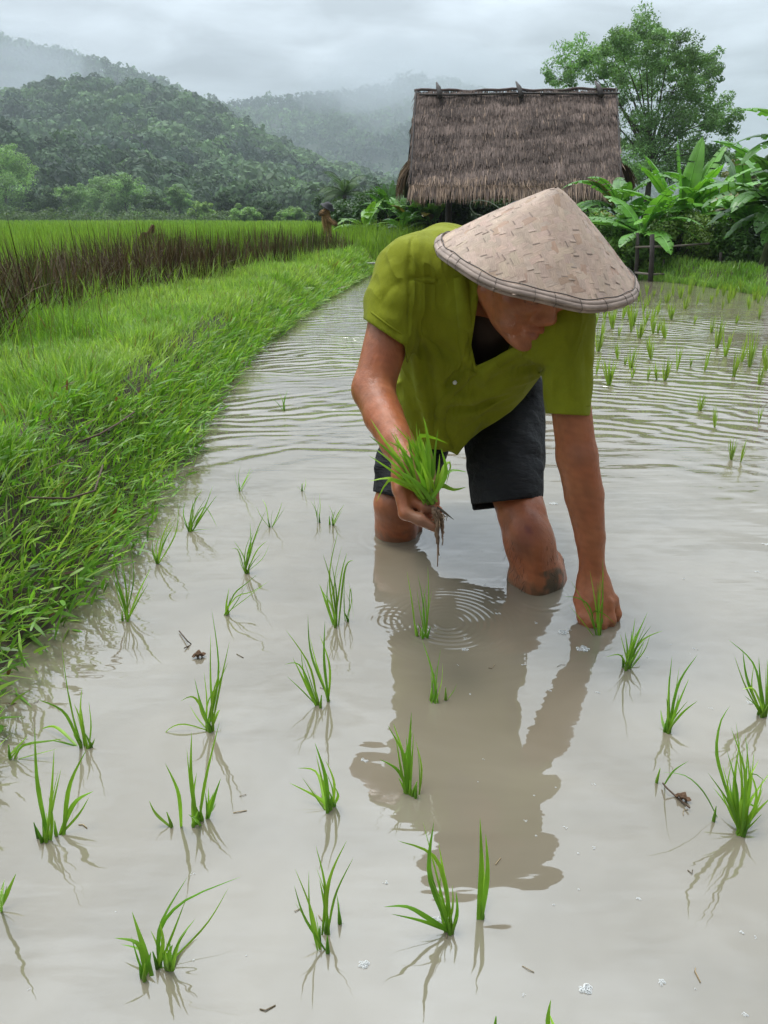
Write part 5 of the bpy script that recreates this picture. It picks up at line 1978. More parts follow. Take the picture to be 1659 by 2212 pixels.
# ---- shorts
so = Field(BLO, BHI, VOX)
so.cone(PV + np.array([0, 0.03, 0.02]), LH, 0.105, 0.10, 0.03)
so.cone(PV, RH, 0.10, 0.10, 0.05)
so.chain([RH, P(884, 1000, 1.93), P(872, 1090, 1.90)], [0.100, 0.088, 0.081], 0.03)
so.chain([LH, P(1090, 1000, 1.765), P(1098, 1060, 1.71), P(1099, 1130, 1.69)], [0.106, 0.090, 0.080, 0.079], 0.02)
so.cone(P(1130, 850, 1.90), P(1128, 1000, 1.80), 0.05, 0.052, 0.03)
so.cone(P(1050, 1050, 1.745), P(1060, 1120, 1.725), 0.038, 0.038, 0.02)
for (a_, b_, r_) in (((1030, 1000, 1.73), (1150, 970, 1.72), .010), ((1040, 1040, 1.69), (1160, 1010, 1.70), .009), ((1050, 950, 1.76), (1150, 910, 1.77), .010), ((820, 1010, 1.88), (900, 1000, 1.89), .010), ((1150, 880, 1.83), (1150, 1040, 1.72), .010)):
    so.cone(P(*a_), P(*b_), r_, r_ * 0.7, 0.03)
so.f += 0.7 * wrinkle(so)
sl, X, Y, Z = so.win(BLO - 1, BHI + 1)
so_solid = so.f.copy()
g1 = line(1020, 1090, 1172, 1073)
g2 = line(800, 1060, 905, 1086)
cut = np.maximum(px_field(lambda u, v, d: np.where((u > 975) & (v > 900), g1(u, v) * 1.1 + np.where(d > 1.74, -0.014, 0), -1)),
                 px_field(lambda u, v, d: np.where((u <= 975) & (v > 900), g2(u, v) * 1.2, -1)))
so.f = np.maximum(np.maximum(so_solid, -(so_solid + 0.009)), cut).astype(np.float32)
ov, oq = so.mesh()
m_short = plain_mat('black_cotton', (0.0095, 0.0095, 0.0105), 0.75, 0.3, 30, 0.9, 17, 0.022, (0.5, 0.7, 1.6), spec=0.3)
shorts = mesh_np('shorts', relax(ov, oq, 1) - fm, oq, m_short, man, None, True)


class Sho:
    f, lo, n, h = so_solid, so.lo, so.n, so.h


m_zip = plain_mat('steel_zip', (0.6, 0.6, 0.6), 0.3, 0.1)
m_zip.node_tree.nodes['Principled BSDF'].inputs['Metallic'].default_value = 0.8
p = hit(Sho, 1112, 870)
if p is not None:
    B = Buf()
    p = p - 0.004 * norm(p - np.array([0, 0, CAM_H]))
    B.tube([p + IU * 0.014, p + IU * 0.004], [0.0022, 0.0034], 6)
    th = np.linspace(0, 2 * np.pi, 13)
    B.tube([p + IR * 0.0038 * math.cos(t) + IU * (0.0055 * math.sin(t) - 0.002) + IT * 0.001 for t in th], 0.0011, 5)
    B.tube([p + IR * 0.003 * math.cos(t) + IU * (0.005 * math.sin(t) - 0.011) + IT * 0.001 for t in th], 0.0013, 5)
    B.build('zip_pull', m_zip, shorts)

# ---- conical hat
HAT = P(1157, 574, 1.355)
hat_ax = img(0.278, 0.925, 0.24, HAT)
HR_, HH = 221 * 1.355 / FPX, 0.139
e1 = norm(np.cross(hat_ax, IT))
e1 = norm(e1)
e2 = np.cross(hat_ax, e1)


def hatp(rf, th, lift=0.0):
    """point on the cone: rf = 0 apex .. 1 rim; th angle; lift along the surface normal"""
    rf, th = np.asarray(rf, float), np.asarray(th, float)
    prof = 1 - rf + 0.035 * np.sin(np.pi * rf) - 0.02 * np.exp(-((rf) / 0.06) ** 2)          # slight bulge, blunt tip
    rr = HR_ * rf * (1 + 0.010 * np.sin(3 * th + 1) + 0.008 * np.sin(5 * th))
    wob = 0.004 * rf * np.sin(2 * th + 0.6) + 0.002 * rf * np.sin(7 * th)
    rad = np.cos(th)[..., None] * e1 + np.sin(th)[..., None] * e2
    nrm = norm(rad * HH + hat_ax * HR_)
    return HAT + rad * rr[..., None] + hat_ax * (HH * prof + wob)[..., None] + nrm * np.asarray(lift)[..., None]


m_hat, nt = new_mat('woven_bamboo')
k = NT(nt)
t = k.tint()
fib = k.noise(k.map(k.n('ShaderNodeUVMap', uv_map='fibre').outputs[0], (2.2, 11, 1)), 1.0, 3, 0.7)
sp = k.noise(k.pos(), 28, 4, 0.65)
f = k.math('ADD', k.rng(fib, 0.25, 0.75, 0.66, 1.22), k.rng(sp, 0.3, 0.7, -0.14, 0.10))
cs = k.n('ShaderNodeVectorMath', {0: t}, operation='SCALE')
k.set(cs.inputs['Scale'], f)
b = k.principled(Base_Color=cs.outputs[0], Roughness=0.62)
b.inputs['Specular IOR Level'].default_value = 0.3
k.set(b.inputs['Normal'], k.bump(fib, 0.35, 0.0025))
k.out(b.outputs[0])

hat = empty('conical_hat', HAT - fm)
hat.parent = man
fh = np.array(parent_world(hat))


def hat_mesh(name, v, q, tint, fibre=None):
    o = mesh_np(name, v - fh, np.asarray(q), m_hat, hat, tint, False)
    uvl = o.data.uv_layers.new(name='fibre')
    li = np.empty(len(o.data.loops), np.int32)
    o.data.loops.foreach_get('vertex_index', li)
    if fibre is None:
        fibre = np.stack([np.arctan2((v - HAT) @ e2, (v - HAT) @ e1) * 3, np.linalg.norm(v - HAT, axis=1) * 10], 1)
    uvl.data.foreach_set('uv', np.ascontiguousarray(fibre[li], dtype=np.float32).ravel())
    return o


# base cone, double walled
NR, NT_ = 24, 96
vv, qq = [], []
for lift in (0.0, -0.005):
    R_, T_ = np.meshgrid(np.linspace(0.0, 1.0, NR), np.linspace(0, 2 * np.pi, NT_, endpoint=False), indexing='ij')
    vv.append(hatp(R_.ravel(), T_.ravel(), np.full(R_.size, lift)))
for w in (0, 1):
    o_ = w * NR * NT_
    for i in range(NR - 1):
        for j in range(NT_):
            q = [o_ + i * NT_ + j, o_ + (i + 1) * NT_ + j, o_ + (i + 1) * NT_ + (j + 1) % NT_, o_ + i * NT_ + (j + 1) % NT_]
            qq.append(q if w == 0 else q[::-1])
for j in range(NT_):
    a_, b_ = (NR - 1) * NT_ + j, (NR - 1) * NT_ + (j + 1) % NT_
    qq.append([a_, b_, b_ + NR * NT_, a_ + NR * NT_])
cone_o = hat_mesh('cone', np.vstack(vv), qq, np.tile([0.42, 0.315, 0.25], (2 * NR * NT_, 1)))

# weave: flat bamboo strips in two slanting directions laid over the unrolled cone, each a thin arched slab
slant = math.hypot(HR_, HH)
sweep = 2 * np.pi * HR_ / slant                        # angle of the unrolled sector
VV, QQ, CC, FB = [], [], [], []
nv_ = 0
rs = np.random.default_rng(21)
PIT = 0.0100
NX = int(slant * 2.4 / PIT)
for di in (0, 1):
    for a in range(-NX, NX):
        for b_ in range(-NX, NX):
            # lattice of a 2-2 twill in the unrolled plane
            if di == 0:
                if (a - b_) % 3 != 0:
                    continue
            else:
                if (a - b_ + 1) % 3 != 0:
                    continue
            L_, W_ = PIT * (3.0 + rs.uniform(-.25, .35)), PIT * rs.uniform(1.12, 1.35)
            ca, sa = math.cos(0.92), math.sin(0.92)
            x0 = (a + b_) * PIT * ca * 1.0 + rs.normal() * 0.0009
            y0 = (a - b_) * PIT * sa * 1.0 + rs.normal() * 0.0009
            rr = math.hypot(x0, y0)
            if rr > slant * 0.962 or rr < 0.012:
                continue
            ang = math.atan2(y0, x0)
            if abs(ang) > sweep / 2:
                continue
            dx, dy = (ca, sa) if di == 0 else (ca, -sa)
            ang_j = rs.normal() * 0.07
            dx, dy = dx * math.cos(ang_j) - dy * math.sin(ang_j), dx * math.sin(ang_j) + dy * math.cos(ang_j)
            nl, nw = 10, 4
            s_ = np.linspace(-0.5, 0.5, nl)
            w_ = np.linspace(-0.5, 0.5, nw)
            S_, W2 = np.meshgrid(s_, w_, indexing='ij')
            bx = x0 + dx * S_ * L_ - dy * W2 * W_
            by = y0 + dy * S_ * L_ + dx * W2 * W_
            lift = 0.0003 + 0.0003 * (1 - (2 * S_) ** 2) + max(0.0, rs.uniform(-2.2, 1.2)) * 0.0010 * np.clip((S_ - 0.1) / 0.4, 0, 1) ** 3 + rs.uniform(0, 0.0004)
            edge = (np.abs(W2) > 0.49)
            r2 = np.hypot(bx, by)
            th2 = np.arctan2(by, bx) * (2 * np.pi / sweep)
            v = hatp((r2 / slant).ravel(), th2.ravel(), lift.ravel())
            # side walls so that each strip has an edge that catches shade
            vb = hatp((r2 / slant).ravel(), th2.ravel(), np.full(lift.size, -0.001))
            q = []
            for i in range(nl - 1):
                for j in range(nw - 1):
                    q.append((i * nw + j, (i + 1) * nw + j, (i + 1) * nw + j + 1, i * nw + j + 1))
            m_ = nl * nw
            for i in range(0):
                q.append((i * nw, m_ + i * nw, m_ + (i + 1) * nw, (i + 1) * nw))
                q.append((i * nw + nw - 1, (i + 1) * nw + nw - 1, m_ + (i + 1) * nw + nw - 1, m_ + i * nw + nw - 1))
            for j in range(0):
                q.append((j, j + 1, m_ + j + 1, m_ + j))
                q.append(((nl - 1) * nw + j + 1, (nl - 1) * nw + j, m_ + (nl - 1) * nw + j, m_ + (nl - 1) * nw + j + 1))
            VV.append(np.vstack([v, vb]))
            QQ.append(np.array(q) + nv_)
            base = np.array([0.49, 0.360, 0.275]) * rs.uniform(0.91, 1.08) * (1 + rs.normal(size=3) * 0.015)
            if rs.uniform() < 0.10:
                base = base * np.array([0.86, 0.78, 0.72])
            cc = np.tile(base, (2 * m_, 1))
            cc[m_:] *= 0.75
            if rs.uniform() < 0.45:
                cc[(nl - 1) * nw:nl * nw] *= rs.uniform(0.25, 0.6)
            if rs.uniform() < 0.3:
                cc[:nw] *= rs.uniform(0.5, 0.9)
            CC.append(cc)
            o1 = rs.uniform(0, 50)
            fb = np.stack([S_.ravel() + o1, W2.ravel() + o1 * 1.7], 1)
            FB.append(np.vstack([fb, fb]))
            nv_ += 2 * m_
hat_mesh('weave', np.vstack(VV), np.vstack(QQ), np.vstack(CC), np.vstack(FB))

# rim: two split bamboo hoops bound with dark ties, and a dark cord line inside them
B = Buf()
th = np.linspace(0, 2 * np.pi, 97)
for (rf, lift, wr_, tr_) in ((0.998, 0.001, 0.0052, 0.0034), (0.972, 0.0025, 0.0046, 0.0026), (1.005, -0.006, 0.0050, 0.0036)):
    ctr = hatp(np.full(97, rf), th, np.full(97, lift))
    out_ = hatp(np.full(97, rf + 0.05), th, np.full(97, lift)) - ctr
    out_ = norm(out_)
    tn = norm(np.gradient(ctr, axis=0))
    nn = np.cross(out_, tn)
    ring = np.stack([ctr + out_ * wr_ * math.cos(a) + nn * tr_ * math.sin(a) for a in np.linspace(0, 2 * np.pi, 10, endpoint=False)], 1)
    n_, m_ = ring.shape[:2]
    q = [(i * m_ + j, i * m_ + (j + 1) % m_, (i + 1) * m_ + (j + 1) % m_, (i + 1) * m_ + j) for i in range(n_ - 1) for j in range(m_)]
    cc = np.array([0.37, 0.285, 0.235]) * (1 + 0.15 * np.sin(th * 17 + rf * 40))[:, None]
    B.add(ring.reshape(-1, 3), q, None, np.repeat(cc, m_, 0))
v_, q_, c_ = np.vstack(B.v), np.vstack(B.q), np.vstack(B.c)
rim = hat_mesh('rim', v_, q_, c_)
m_tie = plain_mat('dark_cane_tie', (0.085, 0.068, 0.056), 0.6, 0.3)
B = Buf()
for i in range(26):
    a = 2 * np.pi * (i + rs.uniform(-.38, .38)) / 26
    loop = [hatp(rf, a + sk, l_) for rf, l_, sk in ((0.948, 0.0030, 0), (0.970, 0.0055, .006), (0.998, 0.0048, .015), (1.025, 0.002, .022), (1.030, -0.007, .02), (0.99, -0.010, .01), (0.95, -0.006, 0))]
    B.tube(loop, 0.00048, 5)
tt = np.linspace(0, 2 * np.pi, 160)
B.tube(hatp(0.948 + 0.005 * np.sin(tt * 15), tt, np.full(160, 0.0040)), 0.0010, 5)
B.build('rim_binding', m_tie, hat)
# the loose end of twine standing up behind the brim
m_tw = plain_mat('green_twine', (0.10, 0.13, 0.09), 0.7, 0.2)
B = Buf()
tw = [P(1045, 466, 1.48), P(1024, 462, 1.485), P(1015, 448, 1.485), P(1016, 434, 1.485), P(1040, 432, 1.48), P(1062, 438, 1.475), P(1082, 452, 1.46)]
tw = np.array(tw)
ti = np.linspace(0, len(tw) - 1, 30)
tws = np.stack([np.interp(ti, np.arange(len(tw)), tw[:, a]) for a in range(3)], 1)
for _ in range(4):
    tws[1:-1] = (tws[:-2] + 2 * tws[1:-1] + tws[2:]) / 4
B.tube(tws, 0.0008, 5)
B.build('twine', m_tw, hat)
# ------------------------------------------------------------------ rice seedlings in the water
m_seed = leaf_mat('seedling_leaves', 0.42, 0.40, 0.45, 30.0)


def blade(B, way, width, rg, tint, dbase, dj=0.03, nseg=9, prof=None):
    """tapering folded blade through way points given on the survey frame, at about the depth of its foot"""
    way = np.array(way, float)
    n = len(way)
    dep = dbase + np.linspace(0, rg.normal(0, dj), n)
    p = np.array([P(u, v, d) for (u, v), d in zip(way, dep)])
    if n == 2:
        m = (p[0] + p[1]) / 2 + np.array([rg.normal(0, .05), 0, rg.uniform(0.0, .05)]) * np.linalg.norm(p[1] - p[0])
        p = np.array([p[0], m, p[1]])
        n = 3
    # smooth curve through the points
    tt = np.linspace(0, n - 1, nseg + 1)
    out = []
    for t in tt:
        i = min(int(t), n - 2)
        f = t - i
        p0, p1, p2, p3 = p[max(i - 1, 0)], p[i], p[i + 1], p[min(i + 2, n - 1)]
        out.append(0.5 * ((2 * p1) + (-p0 + p2) * f + (2 * p0 - 5 * p1 + 4 * p2 - p3) * f ** 2 + (-p0 + 3 * p1 - 3 * p2 + p3) * f ** 3))
    c = np.array(out)
    tan = norm(np.gradient(c, axis=0))
    view = norm(c.mean(0) - np.array([0, 0, CAM_H]))
    s = norm(np.cross(tan, view))
    tw = rg.uniform(-.9, .9)
    s = norm(s * math.cos(tw) + np.cross(tan, s) * math.sin(tw))
    nn = np.cross(s, tan)
    t = np.linspace(0, 1, nseg + 1)
    w = width * (np.clip(np.minimum(0.62 + t * 1.1, (1 - t) * 1.7 + 0.02), 0, 1) if prof is None else np.interp(t, np.linspace(0, 1, len(prof)), prof))
    L_ = c - s * w[:, None] * .5 + nn * w[:, None] * .16
    R_ = c + s * w[:, None] * .5 + nn * w[:, None] * .16
    v = np.stack([L_, c, R_], 1).reshape(-1, 3)
    q = []
    for i in range(nseg):
        a = i * 3
        q += [(a, a + 1, a + 4, a + 3), (a + 1, a + 2, a + 5, a + 4)]
    g = np.linspace(0.85, 1.12, nseg + 1)
    tc = np.repeat(np.array(tint)[None] * g[:, None], 3, 0)
    B.add(v, q, None, tc)
    return c


SG1, SG2 = np.array([0.125, 0.310, 0.018]), np.array([0.280, 0.480, 0.040])


def seed_tint(rg):
    w = rg.uniform()
    return (SG1 * (1 - w) + SG2 * w) * rg.uniform(.8, 1.2)


SEEDLINGS = [
    # (foot u, v), [tip or way points...], width mm, label
    ((410, 1147), [(460, 1048), (428, 1062), (400, 1083), (470, 1068), (448, 1072), (415, 1075), [(440, 1095), (470, 1140)], (438, 1055)], 6, 'rice seedling leaning right, close beside the dike, farthest left of its row'),
    ((340, 1218), [(385, 1088), (330, 1163), (372, 1112), (378, 1130), (350, 1150)], 6, 'rice seedling bending right from the shaded water under the dike'),
    ((276, 1338), [(247, 1140), (281, 1168), [(300, 1280), (327, 1225)], (240, 1240), (252, 1248), (262, 1200)], 7, 'tall spindly rice seedling in the shaded water nearest the dike'),
    ((532, 1238), [(540, 1128), [(550, 1160), (575, 1100)], (560, 1140), [(555, 1190), (577, 1168)], (505, 1168), [(515, 1190), (500, 1185)], (548, 1150)], 6, 'fan-shaped rice seedling in mid water between dike and bare knee'),
    ((490, 1329), [(495, 1270), [(505, 1285), (530, 1262), (557, 1240)], [(510, 1290), (545, 1278), (582, 1255)], (498, 1290)], 7, 'low rice seedling with two leaves bent over to the right'),
    ((722, 1351), [(732, 1140), (697, 1195), [(738, 1240), (750, 1193)], (692, 1270), [(700, 1290), (690, 1262)], (716, 1215), (709, 1250), [(745, 1230), (764, 1210)]], 7, 'bushy tall rice seedling left of the water rings'),
    ((748, 1341), [(745, 1245), [(757, 1270), (764, 1340)], (752, 1255)], 4, 'thin rice seedling touching the bushy one left of the water rings'),
    ((687, 1524), [(617, 1360), [(650, 1440), (615, 1435)], (632, 1420), (650, 1400)], 8, 'rice seedling with blades leaning left in mid water'),
    ((710, 1515), [(665, 1328), (702, 1340), (690, 1370)], 8, 'pair of upright blades beside the left leaning seedling'),
    ((452, 1580), [(457, 1315), (496, 1385), (493, 1430), (420, 1465), [(430, 1520), (412, 1505), (390, 1515)], (455, 1370), (478, 1440), (440, 1450), [(400, 1565), (365, 1575), (332, 1612)], [(470, 1540), (476, 1535)]], 8, 'tallest many-bladed rice seedling beside the floating brown leaf'),
    ((172, 1612), [(132, 1388), [(140, 1540), (80, 1510)], [(120, 1570), (82, 1578)], (150, 1500), (160, 1520)], 9, 'rice seedling with one long broad blade near the left edge'),
    ((192, 1618), [(177, 1485), (174, 1520), (205, 1595)], 8, 'short seedling beside the long broad blade near the left edge'),
    ((517, 1060), [(520, 1005), (542, 1010), (548, 1014)], 4, 'small rice seedling off the dike, farthest back of the left rows'),
    ((587, 1139), [(610, 1083), [(575, 1095), (566, 1078)], (590, 1100)], 4, 'small V-shaped rice seedling before the bare knee'),
    ((687, 1128), [(690, 1065), (670, 1080)], 3, 'thin two-bladed rice seedling just left of the bare knee'),
    ((717, 1134), [(745, 1088), (710, 1090), (725, 1100), (735, 1105)], 4, 'little rice seedling nearest the bare knee'),
    ((655, 1060), [(660, 1033), (658, 1040)], 3, 'tiny rice shoot in open water left of the shorts'),
    ((97, 1815), [(75, 1571), (117, 1616), (87, 1696), (132, 1661), (92, 1740), (105, 1720)], 10, 'many-bladed rice seedling at lower left with straight narrow leaves'),
    ((125, 1804), [[(150, 1700), (187, 1619)], [(160, 1735), (202, 1709)]], 11, 'two broad curved blades at lower left beside the many-bladed seedling'),
    ((385, 1785), [(357, 1649), (322, 1729)], 9, 'two-bladed V-shaped seedling in the lower left water'),
    ((425, 1782), [(425, 1669), (414, 1581), (408, 1760), (436, 1765)], 10, 'stout upright seedling with a pointed short blade, lower left'),
    ((442, 1768), [[(445, 1680), (475, 1556)], (477, 1681), (462, 1711), (450, 1700)], 10, 'tall slanting seedling right beside the stout upright one'),
    ((320, 2110), [(285, 1969), [(300, 2040), (247, 2026)], (326, 2056), (300, 2040), [(308, 2055), (262, 2040)]], 12, 'squat broad seedling nearest the bottom left of the water'),
    ((335, 2092), [[(345, 2000), (405, 1894)], [(345, 2010), (400, 1945), (520, 1894)], (345, 1990)], 11, 'seedling with a long leaf arching right near the bottom'),
    ((365, 2099), [(345, 2019), (367, 2034), (373, 2040), [(385, 2035), (422, 1984)]], 11, 'short seedling standing right of the arching leaf near the bottom'),
    ((702, 2020), [[(705, 1940), (718, 1880), (750, 1814)], (682, 1826), (690, 1900)], 9, 'seedling with a tall curved broad blade at bottom centre'),
    ((697, 2052), [(637, 1876), (635, 1911), (667, 1881), (668, 1960)], 7, 'seedling of narrow leaves leaning left at bottom centre'),
    ((735, 1995), [(727, 1931), (732, 1950)], 7, 'single short pale blade right of the tall curved one at bottom centre'),
    ((712, 1751), [(680, 1604), [(685, 1670), (642, 1659)], [(690, 1725), (625, 1691)], (690, 1670), (695, 1700), (700, 1660)], 9, 'feathery seedling with leaves drooping left, centre of the water'),
    ((726, 1740), [[(722, 1690), (702, 1639)], (724, 1700)], 8, 'single curved blade beside the feathery seedling'),
    ((887, 1716), [(889, 1539), [(875, 1640), (837, 1566)], [(870, 1630), (849, 1561)], (878, 1590), (892, 1580), [(860, 1665), (820, 1640)]], 10, 'dense seedling standing in the reflection of the shirt'),
    ((903, 1717), [(904, 1671), (898, 1600)], 9, 'two blades right of the dense seedling in the reflection'),
    ((974, 2014), [(937, 1776), (914, 1776), [(945, 1860), (859, 1816)], (932, 1901), (950, 1850), (985, 1925), (965, 1900), [(930, 1985), (880, 1958), (829, 1959)]], 11, 'large seedling standing in the reflection of the hat'),
    ((1037, 1987), [(1037, 1766), (1049, 1801)], 12, 'single thick upright blade in the reflection of the hat'),
    ((919, 1378), [(924, 1222), (902, 1239), (916, 1290), (922, 1260)], 6, 'upright seedling inside the water rings under the hanging roots'),
    ((906, 1374), [(879, 1234), (902, 1345)], 6, 'slim single seedling left inside the water rings'),
    ((937, 1520), [(912, 1382), (952, 1402), [(920, 1503), (894, 1514)], (930, 1450), (945, 1440)], 6, 'pale seedling in front of the water rings'),
    ((968, 1512), [(987, 1477)], 4, 'lone tilted blade in front of the water rings'),
    ((1293, 1358), [(1302, 1204), (1274, 1232), [(1270, 1320), (1232, 1252)], (1298, 1240), (1292, 1260), [(1275, 1315), (1249, 1292), (1216, 1289)], (1304, 1290), [(1280, 1325), (1305, 1327), (1331, 1350)]], 6, 'rice seedling being pushed into the mud by the planting hand'),
    ((1354, 1445), [(1399, 1322), [(1385, 1385), (1432, 1362)], (1339, 1367), (1372, 1334), [(1340, 1415), (1309, 1419)], (1388, 1345), (1350, 1365), (1395, 1380), (1365, 1360), (1408, 1350)], 7, 'spiky seedling just right of the planting hand'),
    ((1442, 1583), [[(1465, 1480), (1507, 1414)], (1452, 1417), (1489, 1464), (1439, 1507), [(1475, 1540), (1507, 1514)], (1427, 1532), (1467, 1500), (1445, 1460)], 8, 'upright seedling between the spiky one and the thick right edge clump'),
    ((1652, 1548), [(1639, 1419), (1604, 1402), [(1630, 1490), (1604, 1489)], (1657, 1422), [(1630, 1440), (1574, 1382)], (1665, 1440), (1645, 1480), (1672, 1450)], 9, 'seedling cut by the right edge above the thick clump'),
    ((1600, 1805), [(1579, 1571), [(1560, 1680), (1547, 1620), (1556, 1560), (1576, 1526)], (1529, 1669), (1609, 1581), (1590, 1560), (1629, 1621), (1665, 1666), (1640, 1640), (1570, 1620), (1615, 1600), (1648, 1700), [(1612, 1720), (1625, 1672), (1655, 1690)], (1600, 1590), (1590, 1640), (1575, 1680), (1622, 1650), (1540, 1700), (1560, 1650), (1668, 1720), [(1600, 1740), (1625, 1740), (1660, 1765)], (1607, 1640)], 9, 'thickest rice clump, many upright blades at the right edge'),
    ((1544, 1766), [[(1520, 1710), (1480, 1675), (1429, 1668)]], 6, 'single leaf arching left into the water before the thick clump'),
    ((1431, 1692), [[(1455, 1665), (1487, 1644)]], 6, 'short leaf rising from a brown stalk in the water at right'),
    ((1190, 2240), [(1190, 2159), (1187, 2190)], 10, 'blade tip cut by the bottom edge of the picture'),
    ((1062, 2245), [(1027, 2172)], 10, 'thin slanting blade cut by the bottom edge'),
    ((-4, 1970), [(35, 1886), (10, 1900)], 9, 'blade leaning in from the left edge at the bottom'),
    ((612, 886), [(600, 845), (622, 840), (585, 858), (616, 850)], 5, 'small sparse seedling by the dike in the rippled water'),
    ((20, 1640), [[(40, 1620), (75, 1600)], (60, 1590), [(50, 1610), (110, 1600), (140, 1595)]], 8, 'limp grass leaf lying on the water at the left edge'),
]
rgs = np.random.default_rng(2024)
for (bu, bv), blades_, wmm, lb in SEEDLINGS:
    foot = PG(bu, bv)
    dep = (foot[1] * CP - (foot[2] - CAM_H) * SP)
    fd = 1.487 if 'planting hand' in lb and 'mud' in lb else None
    B = Buf()
    for bl in blades_:
        jx = rgs.normal(0, .0035) / dep * FPX
        st = (bu + jx, bv + rgs.normal(0, 1.5) + (2 if fd is None else 26))
        # under-water part so that the foot is rooted
        way = [st] + (list(bl) if isinstance(bl, list) else [bl])
        w = wmm * 1e-3 * (0.48 + 0.10 * dep) * rgs.uniform(.65, 1.15)
        blade(B, way, w, rgs, seed_tint(rgs), fd or dep, 0.035 if fd is None else 0.012)
        if rgs.uniform() < 0.55 and len(blades_) > 1:
            e_ = np.array(way[-1]) * .8 + np.array(st) * .2 + rgs.normal(0, 9, 2)
            blade(B, [st, tuple(e_)], w * .6, rgs, seed_tint(rgs), fd or dep, 0.02)
    # sheathed foot going down into the mud
    for i in range(max(1, min(4, len(blades_) // 2))):
        f2 = foot + np.array([rgs.normal(0, .004), rgs.normal(0, .004), 0])
        B.tube([f2 + [0, 0, -.03], f2 + [0, 0, .004], f2 + [rgs.normal(0, .004), 0, .026]], [.0028, .0026, .0006], 6, seed_tint(rgs) * .9)
    o = B.build('rice_seedling', m_seed)
    # origin at the foot
    o.data.transform(Matrix.Translation((-float(foot[0]), -float(foot[1]), 0)))
    o.location = (float(foot[0]), float(foot[1]), 0)
    tag(o, lb, 'rice seedling', 'rice seedlings set out in the near water')

# thin rows farther off: a few built once, then copied
FAR = [(1284, 712, 39), (1299, 730, 34), (1323, 710, 39), (1337, 725, 26), (1364, 717, 44), (1381, 730, 31), (1394, 702, 34), (1407, 699, 34), (1411, 720, 30), (1421, 720, 39), (1436, 730, 34), (1548, 751, 50),
       (1567, 769, 47), (1602, 782, 49), (1620, 793, 62), (1648, 772, 39), (1334, 775, 29), (1363, 795, 39), (1366, 816, 26), (1288, 808, 34), (1316, 832, 44), (1399, 821, 39), (1419, 819, 31), (1436, 821, 39), (1463, 799, 49),
       (1522, 801, 42), (1492, 793, 18), (1585, 814, 70), (1544, 923, 39), (1512, 886, 29), (1639, 915, 34), (1600, 998, 42), (1580, 993, 39), (1350, 788, 26), (1655, 800, 40), (1640, 830, 36), (1306, 690, 30), (1345, 688, 30),
       (1397, 637, 20), (1412, 642, 22), (1454, 639, 24), (1490, 637, 24), (1519, 634, 28), (1547, 642, 26), (1563, 639, 24), (1584, 645, 30), (1602, 632, 26), (1630, 648, 26), (1650, 650, 24), (1427, 634, 20), (1470, 645, 24),
       (1535, 655, 24), (1575, 655, 22), (1440, 655, 22), (1400, 660, 24), (1505, 660, 24), (1380, 652, 22), (1560, 668, 26), (1618, 668, 26), (1480, 668, 26), (1390, 675, 28), (1420, 680, 28), (1450, 690, 28), (1500, 700, 26), (1360, 690, 32),
       (1330, 668, 28), (1305, 665, 26), (1345, 660, 24), (1640, 690, 26), (1590, 700, 26)]
extra_r = np.random.default_rng(88)
for i in range(8):
    v_ = 625 + 150 * extra_r.uniform() ** 1.5
    u_ = extra_r.uniform(1290 if v_ > 668 else 1385, 1662)
    FAR.append((u_, v_ + 8, 18 + (v_ - 620) * .13 + extra_r.uniform(0, 14)))
protos = []
for kx in range(6):
    B = Buf()
    for i in range(9 + kx % 3 * 3):
        b0 = np.array([rgs.normal(0, .016), rgs.normal(0, .016), 0])
        ln = rgs.normal(0, .16)
        tip = b0 + np.array([math.sin(ln), rgs.normal(0, .15), 1.0]) * rgs.uniform(.45, 1.05)
        tip[0] += [0, .22, -.2, .05, -.28, .1][kx] * .5
        v, q = ribbons(np.array([b0 - [0, 0, .12]]), np.array([tip]), np.array([[rgs.normal(0, .03), 0, .02]]), np.array([.050]), np.array([norm(np.array([1, rgs.normal(0, .6), 0]))]), 4)
        B.add(v, q, None, (np.array([0.30, 0.48, 0.065]) * (1 - kx * .03) + np.array([.09, .05, .02]) * rgs.uniform(0, 1)) * rgs.uniform(.75, 1.15))
    protos.append(B.build('rice_seedling', m_seed))
for i, (u, v, h) in enumerate(FAR):
    foot = PG(u, v)
    dep = foot[1] * CP + CAM_H * SP
    o = protos[i] if i < 6 else protos[i % 6].copy()
    if i >= 6:
        col.objects.link(o)
    o.location = (float(foot[0]), float(foot[1]), 0)
    s_ = h * dep / FPX * 1.4
    wsc = s_ * rgs.uniform(.5, 1.0)
    o.scale = (wsc, wsc, s_)
    o.rotation_euler = (0, 0, rgs.uniform(-.5, .5))
    tag(o, 'thin pale rice seedling in the rippled far water toward the bank at right', 'rice seedling', 'rice seedlings in the far water right of the person')

